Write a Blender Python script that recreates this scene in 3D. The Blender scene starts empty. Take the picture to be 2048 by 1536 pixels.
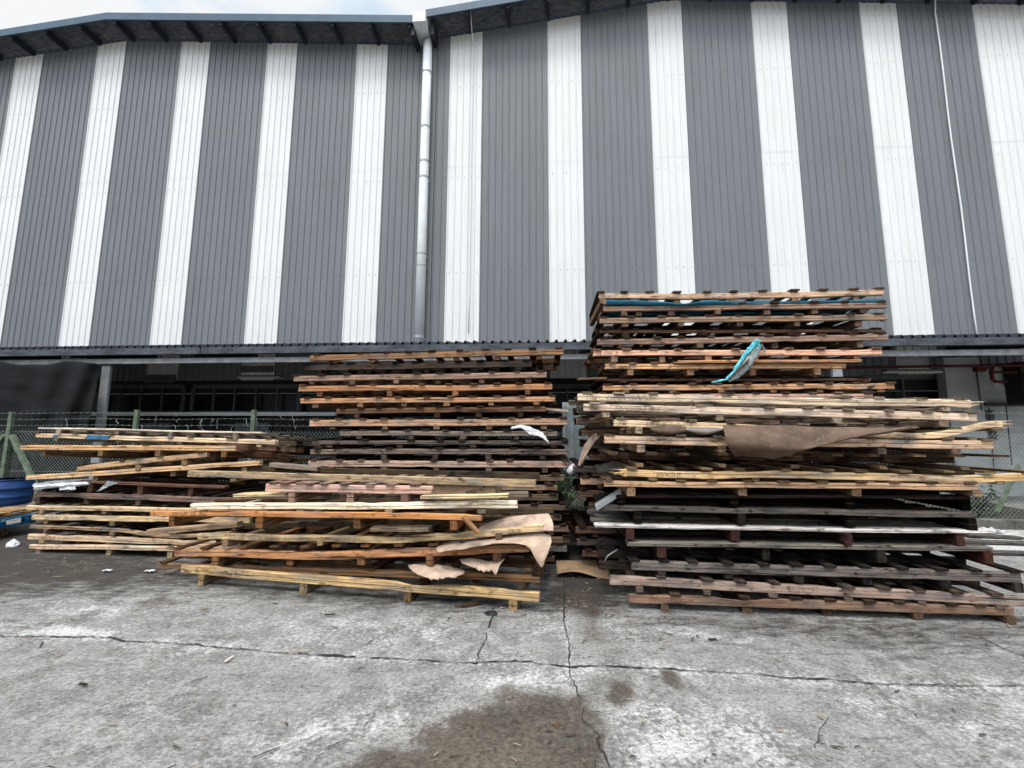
import bpy, math, random
import numpy as np
from mathutils import Vector, Matrix, noise
random.seed(11)
S = bpy.context.scene
COL = S.collection
# ------------------------------------------------------------------ camera
F = 830.0
PITCH, ROLL, KW = 0.117067, 0.003326, 0.0755
EYE = Vector((0, 0, 1.5))
_f = Vector((0, math.cos(PITCH), math.sin(PITCH)))
_u0 = Vector((0, -math.sin(PITCH), math.cos(PITCH)))
_x0 = Vector((1, 0, 0))
CX = _x0 * math.cos(ROLL) + _u0 * math.sin(ROLL)
CU = _u0 * math.cos(ROLL) - _x0 * math.sin(ROLL)
CF = _f
cd = bpy.data.cameras.new('camera'); co = bpy.data.objects.new('camera', cd); COL.objects.link(co)
cd.sensor_width = 36; cd.lens = F * 36 / 2048; cd.clip_end = 2000; cd.clip_start = .05
m = Matrix((CX, CU, -CF)).transposed().to_4x4(); m.translation = EYE; co.matrix_world = m
S.camera = co

def ray(u, v): return CX * ((u - 1024) / F) - CU * ((v - 768) / F) + CF
def pl(u, v, D, k=KW):                       # point on the upright plane  y = D - k x
    d = ray(u, v); return EYE + d * (D / (d.y + k * d.x))
def gr(u, v, z=0.0):                         # point on the ground
    d = ray(u, v); return EYE + d * ((z - EYE.z) / d.z)
def proj(P):
    q = P - EYE; z = q.dot(CF); return (1024 + F * q.dot(CX) / z, 768 - F * q.dot(CU) / z)
def lin(c, k=1.0):
    o = []
    for x in c[:3]:
        x /= 255.0; o.append(k * (x / 12.92 if x <= .04045 else ((x + .055) / 1.055) ** 2.4))
    return (*o, 1)

# ------------------------------------------------------------------ materials
def mat(name):
    M = bpy.data.materials.new(name); M.use_nodes = True; nt = M.node_tree
    b = nt.nodes['Principled BSDF']; return M, nt, b
def N(nt, t, **kw):
    n = nt.nodes.new(t)
    for k, v in kw.items():
        if k in ('operation', 'blend_type', 'data_type', 'attribute_name', 'feature', 'distance', 'noise_dimensions', 'noise_type', 'vector_type', 'invert', 'sky_type', 'clamp', 'wave_type'): setattr(n, k, v)
        else: n.inputs[k].default_value = v
    return n
def math_(nt, op, a, b=None, clamp=False):
    n = nt.nodes.new('ShaderNodeMath'); n.operation = op; n.use_clamp = clamp
    for i, x in enumerate((a, b)):
        if x is None: continue
        if isinstance(x, (int, float)): n.inputs[i].default_value = x
        else: nt.links.new(x, n.inputs[i])
    return n.outputs[0]
def ramp(nt, x, a, b, va=0.0, vb=1.0):
    n = nt.nodes.new('ShaderNodeMapRange'); n.interpolation_type = 'SMOOTHSTEP'
    nt.links.new(x, n.inputs[0])
    for i, q in enumerate((a, b, va, vb)): n.inputs[i + 1].default_value = q
    return n.outputs[0]
def mix(nt, f, a, b, bt='MIX'):
    n = nt.nodes.new('ShaderNodeMix'); n.data_type = 'RGBA'; n.blend_type = bt
    for s, x in ((0, f), (6, a), (7, b)):
        if isinstance(x, (int, float)): n.inputs[s].default_value = x
        elif isinstance(x, tuple): n.inputs[s].default_value = x
        else: nt.links.new(x, n.inputs[s])
    return n.outputs[2]
def noisetex(nt, vec, scale, detail=4, rough=.55, dist=0.0):
    n = N(nt, 'ShaderNodeTexNoise', Scale=scale, Detail=detail, Roughness=rough, Distortion=dist)
    if vec is not None: nt.links.new(vec, n.inputs['Vector'])
    return n.outputs['Fac']
def mapping(nt, vec, sc, loc=None):
    n = nt.nodes.new('ShaderNodeMapping'); n.inputs['Scale'].default_value = sc
    nt.links.new(vec, n.inputs['Vector'])
    if loc is not None: nt.links.new(loc, n.inputs['Location'])
    return n.outputs[0]
def bump(nt, b, h, st=.3, dist=.01):
    n = N(nt, 'ShaderNodeBump', Strength=st, Distance=dist); nt.links.new(h, n.inputs['Height']); nt.links.new(n.outputs[0], b.inputs['Normal'])

def wood_material(name, weather=1.0, use_obj=True, col=(.4, .25, .15, 1)):
    M, nt, b = mat(name)
    tc = nt.nodes.new('ShaderNodeTexCoord'); oi = nt.nodes.new('ShaderNodeObjectInfo')
    rnd = math_(nt, 'MULTIPLY', oi.outputs['Random'], 37.0)
    cmb = nt.nodes.new('ShaderNodeCombineXYZ')
    for i in range(3): nt.links.new(rnd, cmb.inputs[i])
    v = mapping(nt, tc.outputs['Object'], (1, 1, 1), cmb.outputs[0])
    g1 = noisetex(nt, mapping(nt, v, (1.6, 45, 45)), 1.6, 6, .65, .6)
    g2 = noisetex(nt, mapping(nt, v, (3.5, 160, 160)), 1.4, 3, .6)
    st = noisetex(nt, mapping(nt, v, (2.2, 9, 9)), 1.3, 5, .62)
    st2 = noisetex(nt, mapping(nt, v, (7, 14, 14)), 1.5, 4, .6)
    crack = noisetex(nt, mapping(nt, v, (.9, 34, 34)), 1.3, 3, .5, .8)
    base = oi.outputs['Color'] if use_obj else col
    dark = mix(nt, 1.0, base, (.50, .46, .43, 1), 'MULTIPLY')
    light = mix(nt, 1.0, base, (1.38, 1.36, 1.33, 1), 'MULTIPLY')
    c = mix(nt, ramp(nt, g1, .34, .66), dark, light)
    c = mix(nt, ramp(nt, g2, .35, .65, .0, .45), c, base)
    grey = mix(nt, 1.0, (.34, .31, .28, 1), base, 'MIX')
    hs = nt.nodes.new('ShaderNodeHueSaturation'); hs.inputs['Saturation'].default_value = .45; hs.inputs['Value'].default_value = .5
    nt.links.new(c, hs.inputs['Color'])
    c = mix(nt, ramp(nt, st, .46, .66, 0, .9 * weather), c, hs.outputs[0])
    c = mix(nt, ramp(nt, st2, .54, .72, 0, .9 * weather), c, mix(nt, 1.0, c, (.2, .16, .13, 1), 'MULTIPLY'))
    # knots
    vo = nt.nodes.new('ShaderNodeTexVoronoi'); vo.inputs['Scale'].default_value = 1.0
    nt.links.new(mapping(nt, v, (2.3, 9, 9)), vo.inputs['Vector'])
    kn = ramp(nt, vo.outputs['Distance'], .07, .16, 1, 0)
    c = mix(nt, math_(nt, 'MULTIPLY', kn, .75), c, mix(nt, 1.0, base, (.22, .13, .08, 1), 'MULTIPLY'))
    ck = ramp(nt, crack, .655, .69)
    c = mix(nt, math_(nt, 'MULTIPLY', ck, .85), c, (.025, .018, .013, 1))
    sxyz = nt.nodes.new('ShaderNodeSeparateXYZ'); nt.links.new(tc.outputs['Object'], sxyz.inputs[0])
    zz = math_(nt, 'ADD', sxyz.outputs[2], math_(nt, 'MULTIPLY', math_(nt, 'SUBTRACT', noisetex(nt, mapping(nt, v, (1.1, 1, 1)), 1.0, 3), .5), .05))
    ln = ramp(nt, math_(nt, 'ABSOLUTE', zz), .0012, .0042, .9, 0)
    ln = math_(nt, 'MULTIPLY', ln, math_(nt, 'GREATER_THAN', oi.outputs['Random'], .35))
    c = mix(nt, ln, c, (.03, .022, .016, 1))
    edge = ramp(nt, math_(nt, 'ABSOLUTE', sxyz.outputs[2]), .022, .042)
    c = mix(nt, math_(nt, 'MULTIPLY', edge, ramp(nt, st, .42, .6, 0, .6)), c, mix(nt, 1.0, c, (.3, .25, .2, 1), 'MULTIPLY'))
    nt.links.new(c, b.inputs['Base Color'])
    b.inputs['Roughness'].default_value = .9; b.inputs['Specular IOR Level'].default_value = .03
    h = math_(nt, 'SUBTRACT', math_(nt, 'ADD', g1, math_(nt, 'MULTIPLY', g2, .5)), math_(nt, 'MULTIPLY', ck, 1.5))
    bump(nt, b, h, .55, .006)
    return M
WOOD = wood_material('weathered_wood', .8)
WOODOLD = wood_material('old_wood', 1.15)

def simple(name, col, rough=.6, metal=0.0, var=.25, scale=6.0, stretch=(1, 1, 1), bmp=.15, spec=.15, dirt=None):
    M, nt, b = mat(name)
    tc = nt.nodes.new('ShaderNodeTexCoord'); v = mapping(nt, tc.outputs['Object'], stretch)
    n1 = noisetex(nt, v, scale, 6, .6); n2 = noisetex(nt, v, scale * 7, 4, .6)
    f = ramp(nt, n1, .3, .7, 1 - var, 1 + var * .5)
    cc = nt.nodes.new('ShaderNodeCombineXYZ')
    for i in range(3): nt.links.new(f, cc.inputs[i])
    c = mix(nt, 1.0, col, cc.outputs[0], 'MULTIPLY')
    if dirt is not None: c = mix(nt, ramp(nt, n2, .52, .75, 0, .7), c, dirt)
    nt.links.new(c, b.inputs['Base Color'])
    b.inputs['Roughness'].default_value = rough; b.inputs['Metallic'].default_value = metal; b.inputs['Specular IOR Level'].default_value = spec
    if bmp: bump(nt, b, math_(nt, 'ADD', n1, n2), bmp, .01)
    return M

def cladding(name, col, dirty):
    M, nt, b = mat(name)
    tc = nt.nodes.new('ShaderNodeTexCoord'); o = tc.outputs['Object']
    n1 = noisetex(nt, mapping(nt, o, (1.2, 1.2, .25)), 1.5, 5, .6)
    n2 = noisetex(nt, mapping(nt, o, (9, 9, .5)), 1.5, 5, .65)
    n3 = noisetex(nt, o, 90, 3, .7)
    c = mix(nt, ramp(nt, n1, .3, .75, 0, dirty), col, mix(nt, 1.0, col, (.8, .8, .78, 1), 'MULTIPLY'))
    c = mix(nt, ramp(nt, n2, .5, .8, 0, dirty * 1.2), c, mix(nt, 1.0, col, (.66, .65, .63, 1), 'MULTIPLY'))
    c = mix(nt, ramp(nt, n3, .4, .7, 0, .22), c, mix(nt, 1.0, col, (.7, .7, .7, 1), 'MULTIPLY'))
    nt.links.new(c, b.inputs['Base Color']); b.inputs['Roughness'].default_value = .55; b.inputs['Specular IOR Level'].default_value = .2
    bump(nt, b, noisetex(nt, mapping(nt, o, (3, 3, .7)), 1.5, 3, .5), .12, .03)
    return M
WHITE = cladding('white_cladding', (.755, .75, .735, 1), .3)
GREY = cladding('grey_cladding', (.182, .192, .202, 1), .45)
SHADECLAD = cladding('shade_darkened_cladding', (.017, .017, .018, 1), .5)  # grey cladding colour darkened to carry the canopy's shade
PALEWALL = simple('pale_wall', (.45, .46, .46, 1), .7, var=.2, scale=1.2)
FASCIA = simple('blue_grey_fascia', (.065, .105, .15, 1), .45, var=.15, scale=2)
FOIL = simple('foil_insulation', (.12, .125, .14, 1), .4, .3, var=.5, scale=5, stretch=(1, 3, 3), bmp=.9)
STEELDARK = simple('dark_painted_steel', (.035, .04, .05, 1), .55, var=.2)
GALV = simple('galvanised_steel', (.42, .43, .44, 1), .5, .25, var=.3, scale=5, dirt=(.3, .29, .27, 1))
GUTTER = simple('old_gutter', (.075, .083, .092, 1), .6, .1, var=.5, scale=2.5, stretch=(1, 1, 4), dirt=(.2, .21, .21, 1))
WHITEMETAL = simple('white_painted_metal', (.80, .82, .82, 1), .45, var=.08, scale=3, dirt=(.76, .77, .76, 1))
GLASS = simple('dark_glass', (.006, .007, .008, 1), .25, var=.2, bmp=0, spec=.3)
FRAME = simple('window_frame_metal', (.10, .10, .105, 1), .5, var=.2)
NET = simple('black_shade_net', (.007, .008, .009, 1), .85, var=.5, scale=7, stretch=(1, 1, 5), bmp=.5, spec=.2, dirt=(.016, .019, .020, 1))
GREENPOST = simple('faded_green_paint', (.125, .16, .11, 1), .7, var=.4, scale=9, dirt=(.1, .12, .08, 1))
WIRE = simple('coated_wire', (.34, .40, .37, 1), .5, .3, var=.3)
RED = simple('red_pipe_paint', (.075, .013, .012, 1), .5, var=.3)
BLUEDRUM = simple('blue_plastic_drum', (.014, .045, .15, 1), .4, var=.3, dirt=(.03, .08, .2, 1))
BLUEPLASTIC = simple('blue_pallet_plastic', (.015, .10, .22, 1), .5, var=.3)
TEAL = simple('teal_tarp', (.012, .095, .15, 1), .6, var=.4, scale=4, bmp=.5)
TURQ = simple('turquoise_strap', (.12, .52, .60, 1), .5, var=.35, scale=8, bmp=.4)
STRAPGREY = simple('worn_strap_fabric', (.30, .33, .32, 1), .8, var=.5, scale=14)
CARD = simple('brown_hardboard', (.125, .08, .056, 1), .75, var=.4, scale=4, bmp=.35, dirt=(.19, .13, .10, 1))
PAPERB = simple('pale_hardboard', (.46, .33, .245, 1), .8, var=.3, scale=9, bmp=.35, dirt=(.24, .16, .11, 1))
CARTON = simple('carton_board', (.30, .20, .12, 1), .8, var=.3, scale=5, bmp=.15)
PLASTIC = simple('white_plastic_film', (.60, .60, .61, 1), .3, var=.5, scale=8, bmp=.5, spec=.5)
INK = simple('marker_ink', (.075, .052, .038, 1), .8, var=.2, bmp=0)
BLUEPAINT = simple('blue_spray_paint', (.03, .13, .25, 1), .7, var=.4, scale=14, bmp=0)
CRACK = simple('crack_dirt', (.034, .030, .026, 1), .95, var=.4, bmp=0)
LEAF = simple('leaf_green', (.05, .10, .025, 1), .55, var=.5, scale=8, bmp=0)
LEAFD = simple('dark_leaf', (.02, .045, .015, 1), .6, var=.5, scale=8, bmp=0)
KERB = simple('mossy_concrete', (.16, .15, .135, 1), .9, var=.5, scale=4, bmp=.4, dirt=(.05, .055, .035, 1))
TUBE = simple('lamp_tube', (.5, .5, .45, 1), .4, var=.1, bmp=0)
SCREW = simple('screw_head', (.06, .06, .065, 1), .5, .5, var=.2, bmp=0)
DARKSTUFF = simple('dark_rubber', (.02, .022, .022, 1), .7, var=.4)
BARK = simple('plant_stem', (.07, .055, .035, 1), .9, var=.4)

# ------------------------------------------------------------------ mesh helpers
class MB:
    def __init__(s): s.v = []; s.f = []; s.mi = []
    def add(s, vs, fs, mi=0):
        o = len(s.v); s.v += [Vector(x) for x in vs]; s.f += [tuple(i + o for i in f) for f in fs]; s.mi += [mi] * len(fs); return s
    def bar(s, p, q, w, h, up=Vector((0, 0, 1)), mi=0, off=(0, 0)):
        p = Vector(p); q = Vector(q); d = (q - p).normalized()
        side = d.cross(up)
        if side.length < 1e-4: side = d.cross(Vector((1, 0, 0)))
        side.normalize(); t = side.cross(d).normalized()
        vs = []
        for c in (p, q):
            for a, b in ((-1, -1), (1, -1), (1, 1), (-1, 1)): vs.append(c + side * (a * w / 2 + off[0]) + t * (b * h / 2 + off[1]))
        return s.add(vs, [(3, 2, 1, 0), (4, 5, 6, 7), (0, 1, 5, 4), (1, 2, 6, 5), (2, 3, 7, 6), (3, 0, 4, 7)], mi)
    def tube(s, pts, r, n=6, mi=0, caps=True):
        pts = [Vector(p) for p in pts]; vs = []; fs = []
        for i, p in enumerate(pts):
            d = (pts[min(i + 1, len(pts) - 1)] - pts[max(i - 1, 0)]).normalized()
            a = d.cross(Vector((.13, .31, .94)))
            if a.length < 1e-3: a = d.cross(Vector((1, 0, 0)))
            a.normalize(); b = d.cross(a)
            rr = r[i] if isinstance(r, (list, tuple)) else r
            for j in range(n):
                t = 2 * math.pi * j / n; vs.append(p + a * (rr * math.cos(t)) + b * (rr * math.sin(t)))
        for i in range(len(pts) - 1):
            for j in range(n):
                k = (j + 1) % n; fs.append((i * n + j, i * n + k, (i + 1) * n + k, (i + 1) * n + j))
        if caps: fs.append(tuple(range(n - 1, -1, -1))); fs.append(tuple((len(pts) - 1) * n + j for j in range(n)))
        return s.add(vs, fs, mi)
    def build(s, name, mats, parent=None, base=None, smooth=False):
        me = bpy.data.meshes.new(name)
        b = base if base is not None else Vector((0, 0, 0))
        me.from_pydata([tuple(x - b) for x in s.v], [], s.f)
        if not isinstance(mats, (list, tuple)): mats = [mats]
        for M in mats: me.materials.append(M)
        me.polygons.foreach_set('material_index', s.mi)
        if smooth: me.polygons.foreach_set('use_smooth', [True] * len(s.f))
        o = bpy.data.objects.new(name, me); COL.objects.link(o)
        if parent is not None: o.parent = parent
        else: o.location = b
        return o
def tag(o, label, cat, group=None, kind=None):
    if label: o['label'] = label
    if cat: o['category'] = cat
    if group: o['group'] = group
    if kind: o['kind'] = kind
    return o
def thing(name, base, label, cat, group=None):
    o = bpy.data.objects.new(name, None); o.empty_display_size = .1; COL.objects.link(o); o.location = base
    tag(o, label, cat, group); o['_b'] = 0; del o['_b']; return o
def W(x, z, out=0.0, D=None):               # a point on the wall plane, 'out' metres towards the yard
    D = DW if D is None else D
    return Vector((x - KW * out, D - KW * x - out, z))
DW = 11.456

# ------------------------------------------------------------------ ground with stains
def fbm(x, y, sc, oct=4, seed=0):
    out = np.zeros_like(x); amp = 1; tot = 0
    for o in range(oct):
        X = x * sc; Y = y * sc; xi = np.floor(X).astype(np.int64); yi = np.floor(Y).astype(np.int64)
        fx = X - xi; fy = Y - yi; fx = fx * fx * (3 - 2 * fx); fy = fy * fy * (3 - 2 * fy)
        def h(a, b):
            n = (a * 374761393 + b * 668265263 + (seed + o) * 1274126177) & 0xffffffff
            n = ((n ^ (n >> 13)) * 1103515245) & 0xffffffff
            return ((n ^ (n >> 16)) & 0xffff) / 65535.0
        out += amp * ((h(xi, yi) * (1 - fx) + h(xi + 1, yi) * fx) * (1 - fy) + (h(xi, yi + 1) * (1 - fx) + h(xi + 1, yi + 1) * fx) * fy)
        tot += amp; amp *= .5; sc *= 2.03
    return out / tot
def seg_dist(x, y, pts):
    d = np.full_like(x, 1e9)
    for (ax, ay), (bx, by) in zip(pts[:-1], pts[1:]):
        L = (bx - ax) ** 2 + (by - ay) ** 2 + 1e-9
        t = np.clip(((x - ax) * (bx - ax) + (y - ay) * (by - ay)) / L, 0, 1)
        d = np.minimum(d, np.hypot(x - ax - t * (bx - ax), y - ay - t * (by - ay)))
    return d
def inside(x, y, pts):
    c = np.zeros(x.shape, bool); n = len(pts)
    for i in range(n):
        (ax, ay), (bx, by) = pts[i], pts[(i + 1) % n]
        cond = ((ay > y) != (by > y)); t = (bx - ax) * (y - ay) / ((by - ay) if abs(by - ay) > 1e-9 else 1e-9) + ax
        c ^= cond & (x < t)
    return c
def gp(l): return [tuple(gr(u, v).xy) for u, v in l]
CRK_A = [(-200, 1272), (0, 1274), (120, 1275), (215, 1277), (232, 1279), (250, 1284), (310, 1287), (400, 1291), (520, 1303), (620, 1311), (720, 1316), (830, 1322), (940, 1328), (1000, 1324), (1060, 1324), (1100, 1331), (1140, 1337), (1210, 1335), (1280, 1337), (1400, 1344), (1500, 1350), (1580, 1358), (1660, 1361), (1740, 1369), (1830, 1372), (1940, 1374), (2048, 1375), (2300, 1380)]
CRK_B = [(1128, 1150), (1129, 1210), (1128, 1245), (1136, 1300), (1140, 1338), (1150, 1372), (1162, 1400), (1168, 1425), (1162, 1440), (1196, 1470), (1200, 1483), (1195, 1500), (1212, 1520), (1228, 1560)]
CRK_C = [(986, 1215), (984, 1235), (977, 1265), (965, 1295), (950, 1328)]
def build_ground():
    xs = np.concatenate([-np.geomspace(150, 8.2, 34), np.arange(-8, 8.001, .035), np.geomspace(8.2, 150, 34)])
    ys = np.concatenate([-np.geomspace(80, 1.0, 12), np.linspace(-.6, 1.4, 6), np.arange(1.5, 7.6, .03), np.geomspace(7.7, 200, 40)])
    X, Y = np.meshgrid(xs, ys)
    wet = np.zeros_like(X); lime = np.zeros_like(X); dark = np.zeros_like(X)
    def blob(arr, poly, edge, amt, noise_amp=.0):
        P = gp(poly); dd = seg_dist(X, Y, P + [P[0]]); ins = inside(X, Y, P)
        sd = np.where(ins, dd, -dd) + (fbm(X, Y, 6, 4, 3) - .5) * noise_amp
        a = np.clip(.5 + sd / (2 * edge), 0, 1); np.maximum(arr, a * amt, out=arr)
    blob(wet, [(722, 1500), (690, 1620), (1260, 1620), (1225, 1520), (1205, 1450), (1190, 1385), (1100, 1374), (1010, 1378), (940, 1396), (875, 1432), (800, 1470)], .15, 1, .45)
    blob(wet, [(1310, 1340), (1345, 1338), (1380, 1372), (1395, 1384), (1350, 1385), (1318, 1365)], .04, .8, .1)
    blob(wet, [(1205, 1345), (1265, 1355), (1290, 1395), (1250, 1425), (1200, 1400)], .06, .8, .14)
    blob(wet, [(1290, 1395), (1335, 1395), (1335, 1408), (1300, 1410)], .04, .7, .1)
    blob(wet, [(1095, 1165), (1215, 1180), (1225, 1240), (1225, 1290), (1150, 1300), (1140, 1240), (1100, 1200)], .12, .62, .25)
    blob(wet, [(920, 1290), (962, 1292), (955, 1308), (925, 1310)], .04, .6, .1)
    blob(wet, [(1885, 1245), (1950, 1252), (2010, 1275), (1960, 1280), (1900, 1262)], .06, .6, .12)
    blob(wet, [(240, 1205), (330, 1190), (400, 1198), (360, 1212), (270, 1222)], .08, .6, .15)
    blob(wet, [(225, 1272), (300, 1262), (350, 1275), (300, 1285), (250, 1284)], .06, .5, .12)
    blob(wet, [(330, 1425), (400, 1420), (405, 1435), (345, 1447)], .05, .4, .12)
    blob(wet, [(60, 1120), (330, 1118), (420, 1165), (250, 1155), (90, 1150)], .2, .5, .3)
    blob(wet, [(1380, 1500), (1410, 1505), (1400, 1530), (1370, 1520)], .04, .55, .1)
    for P, w, a in ((CRK_A, .12, .62), (CRK_B[:6], .08, .6), (CRK_C, .1, .4)):
        d = seg_dist(X, Y, gp(P)); lime = np.maximum(lime, np.clip(1 - d / (w * (.4 + 1.5 * fbm(X, Y, 2.2, 3, 9))), 0, 1) ** .8 * a)
    def lb(poly, e, a, na=.3): blob(lime, poly, e, a, na)
    lb([(-100, 1242), (150, 1250), (235, 1262), (215, 1276), (-100, 1276)], .1, .95)
    lb([(60, 1200), (280, 1205), (250, 1235), (100, 1235)], .25, .7)
    lb([(430, 1235), (900, 1230), (960, 1290), (900, 1320), (600, 1300)], .35, .55, .6)
    lb([(1230, 1390), (1300, 1410), (1560, 1430), (1600, 1536), (1240, 1560)], .25, .9, .5)
    lb([(1340, 1250), (1230, 1256), (1480, 1285), (1560, 1283)], .06, .8, .2)
    lb([(640, 1430), (860, 1400), (900, 1420), (760, 1480), (560, 1536), (420, 1480)], .25, .75, .5)
    lb([(950, 1345), (1150, 1345), (1160, 1380), (960, 1395)], .1, .85, .2)
    lb([(1040, 1225), (1125, 1220), (1130, 1270), (1060, 1275)], .1, .6, .2)
    lb([(1650, 1380), (1850, 1390), (1830, 1440), (1640, 1430)], .2, .6, .5)
    lb([(1880, 1420), (2048, 1400), (2100, 1500), (1900, 1480)], .2, .7, .5)
    lb([(1930, 1060), (2060, 1060), (2100, 1115), (1960, 1110)], .2, .9, .2)
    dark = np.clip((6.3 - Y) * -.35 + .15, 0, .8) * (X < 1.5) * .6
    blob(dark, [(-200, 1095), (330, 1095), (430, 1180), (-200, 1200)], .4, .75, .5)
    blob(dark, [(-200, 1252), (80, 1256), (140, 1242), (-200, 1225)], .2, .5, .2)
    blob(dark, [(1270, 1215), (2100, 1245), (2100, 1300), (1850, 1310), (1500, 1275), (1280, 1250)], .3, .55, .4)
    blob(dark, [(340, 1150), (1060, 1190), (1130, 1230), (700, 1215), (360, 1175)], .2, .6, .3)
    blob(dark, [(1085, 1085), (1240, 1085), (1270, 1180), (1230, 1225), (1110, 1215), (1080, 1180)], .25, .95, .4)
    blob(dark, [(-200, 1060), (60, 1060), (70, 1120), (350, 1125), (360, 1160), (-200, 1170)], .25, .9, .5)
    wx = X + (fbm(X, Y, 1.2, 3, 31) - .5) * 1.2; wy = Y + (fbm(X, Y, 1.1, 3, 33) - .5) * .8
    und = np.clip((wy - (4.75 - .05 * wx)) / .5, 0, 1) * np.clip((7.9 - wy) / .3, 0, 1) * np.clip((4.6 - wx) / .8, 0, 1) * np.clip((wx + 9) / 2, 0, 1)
    dark = np.maximum(dark, und * .97)  # dirt plus painted dark below the piles, hiding bright ground in the gaps
    Z = (fbm(X, Y, .5, 3, 21) - .5) * .03
    Z = np.where((Y > 6.5) | (np.abs(X) > 8) , 0, Z) * np.clip((6.5 - Y), 0, 1) * np.clip(8 - np.abs(X), 0, 1) * .3
    nx, ny = len(xs), len(ys)
    idx = np.arange(nx * ny).reshape(ny, nx)
    faces = np.stack([idx[:-1, :-1], idx[:-1, 1:], idx[1:, 1:], idx[1:, :-1]], -1).reshape(-1, 4)
    me = bpy.data.meshes.new('ground')
    me.vertices.add(nx * ny); me.vertices.foreach_set('co', np.stack([X, Y, Z], -1).ravel().astype(np.float32))
    me.loops.add(faces.size); me.loops.foreach_set('vertex_index', faces.ravel().astype(np.int32))
    me.polygons.add(len(faces)); me.polygons.foreach_set('loop_start', np.arange(0, faces.size, 4, dtype=np.int32))
    me.polygons.foreach_set('use_smooth', np.ones(len(faces), bool))
    me.update(); me.validate()
    for nm, a in (('wet', wet), ('lime', lime), ('dirt', dark)):
        at = me.attributes.new(nm, 'FLOAT', 'POINT'); at.data.foreach_set('value', a.ravel().astype(np.float32))
    M, nt, b = mat('old_concrete')
    tc = nt.nodes.new('ShaderNodeTexCoord'); o = tc.outputs['Object']
    def A(nm):
        n = nt.nodes.new('ShaderNodeAttribute'); n.attribute_name = nm; return n.outputs['Fac']
    n_big = noisetex(nt, o, .9, 5, .6); n_mid = noisetex(nt, o, 5, 6, .65, .4); n_fine = noisetex(nt, o, 32, 6, .72, .3); n_x = noisetex(nt, o, 130, 3, .7)
    n_str = noisetex(nt, mapping(nt, o, (3, 11, 1)), 1.6, 5, .65, .5)
    c = mix(nt, ramp(nt, math_(nt, 'ADD', math_(nt, 'MULTIPLY', n_mid, .5), math_(nt, 'MULTIPLY', n_fine, .5)), .38, .62), (.14, .129, .117, 1), (.375, .358, .335, 1))
    c = mix(nt, ramp(nt, n_big, .35, .65, 0, .6), c, (.27, .257, .248, 1))
    c = mix(nt, ramp(nt, n_str, .5, .7, 0, .65), c, (.155, .147, .14, 1))
    # white salts: attribute broken up by noise
    lm = math_(nt, 'ADD', math_(nt, 'MULTIPLY', A('lime'), .34), math_(nt, 'ADD', math_(nt, 'MULTIPLY', n_fine, .75), math_(nt, 'MULTIPLY', n_mid, .35)))
    c = mix(nt, ramp(nt, lm, .66, .92, 0, .95), c, (.56, .545, .52, 1))
    dm = math_(nt, 'ADD', math_(nt, 'MULTIPLY', A('dirt'), .6), math_(nt, 'MULTIPLY', n_str, .8))  # dirt patches together with the dark painted below the piles
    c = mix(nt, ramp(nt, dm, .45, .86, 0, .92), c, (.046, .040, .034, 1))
    wm = math_(nt, 'ADD', A('wet'), math_(nt, 'ADD', math_(nt, 'MULTIPLY', math_(nt, 'SUBTRACT', n_fine, .5), 1.5), math_(nt, 'MULTIPLY', math_(nt, 'SUBTRACT', n_mid, .5), 1.0)))
    wf = ramp(nt, wm, .46, .74)
    c = mix(nt, math_(nt, 'MULTIPLY', wf, .9), c, mix(nt, ramp(nt, math_(nt, 'ADD', math_(nt, 'MULTIPLY', n_fine, .5), math_(nt, 'MULTIPLY', n_big, .5)), .38, .62), (.036, .027, .018, 1), (.13, .10, .07, 1)))
    n_y = noisetex(nt, mapping(nt, o, (42, 70, 1)), 1.0, 6, .8, .8)
    c = mix(nt, ramp(nt, n_y, .48, .62, 0, .8), c, mix(nt, 1.0, c, (.36, .345, .33, 1), 'MULTIPLY'))
    c = mix(nt, ramp(nt, n_y, .34, .46, .75, 0), c, mix(nt, 1.0, c, (1.55, 1.53, 1.5, 1), 'MULTIPLY'))
    c = mix(nt, ramp(nt, n_x, .60, .68, 0, .85), c, (.04, .037, .034, 1))
    c = mix(nt, ramp(nt, n_fine, .58, .75, 0, .35), c, (.13, .125, .12, 1))
    nt.links.new(c, b.inputs['Base Color'])
    nt.links.new(ramp(nt, wf, 0, 1, .95, .72), b.inputs['Roughness']); nt.links.new(ramp(nt, wf, 0, 1, .04, .3), b.inputs['Specular IOR Level'])
    bump(nt, b, math_(nt, 'ADD', math_(nt, 'ADD', n_fine, math_(nt, 'MULTIPLY', n_x, .5)), math_(nt, 'ADD', math_(nt, 'MULTIPLY', n_mid, .8), math_(nt, 'MULTIPLY', n_y, -1.0))), .6, .014)
    me.materials.append(M)
    g = bpy.data.objects.new('ground', me); COL.objects.link(g); g['kind'] = 'structure'
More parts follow.
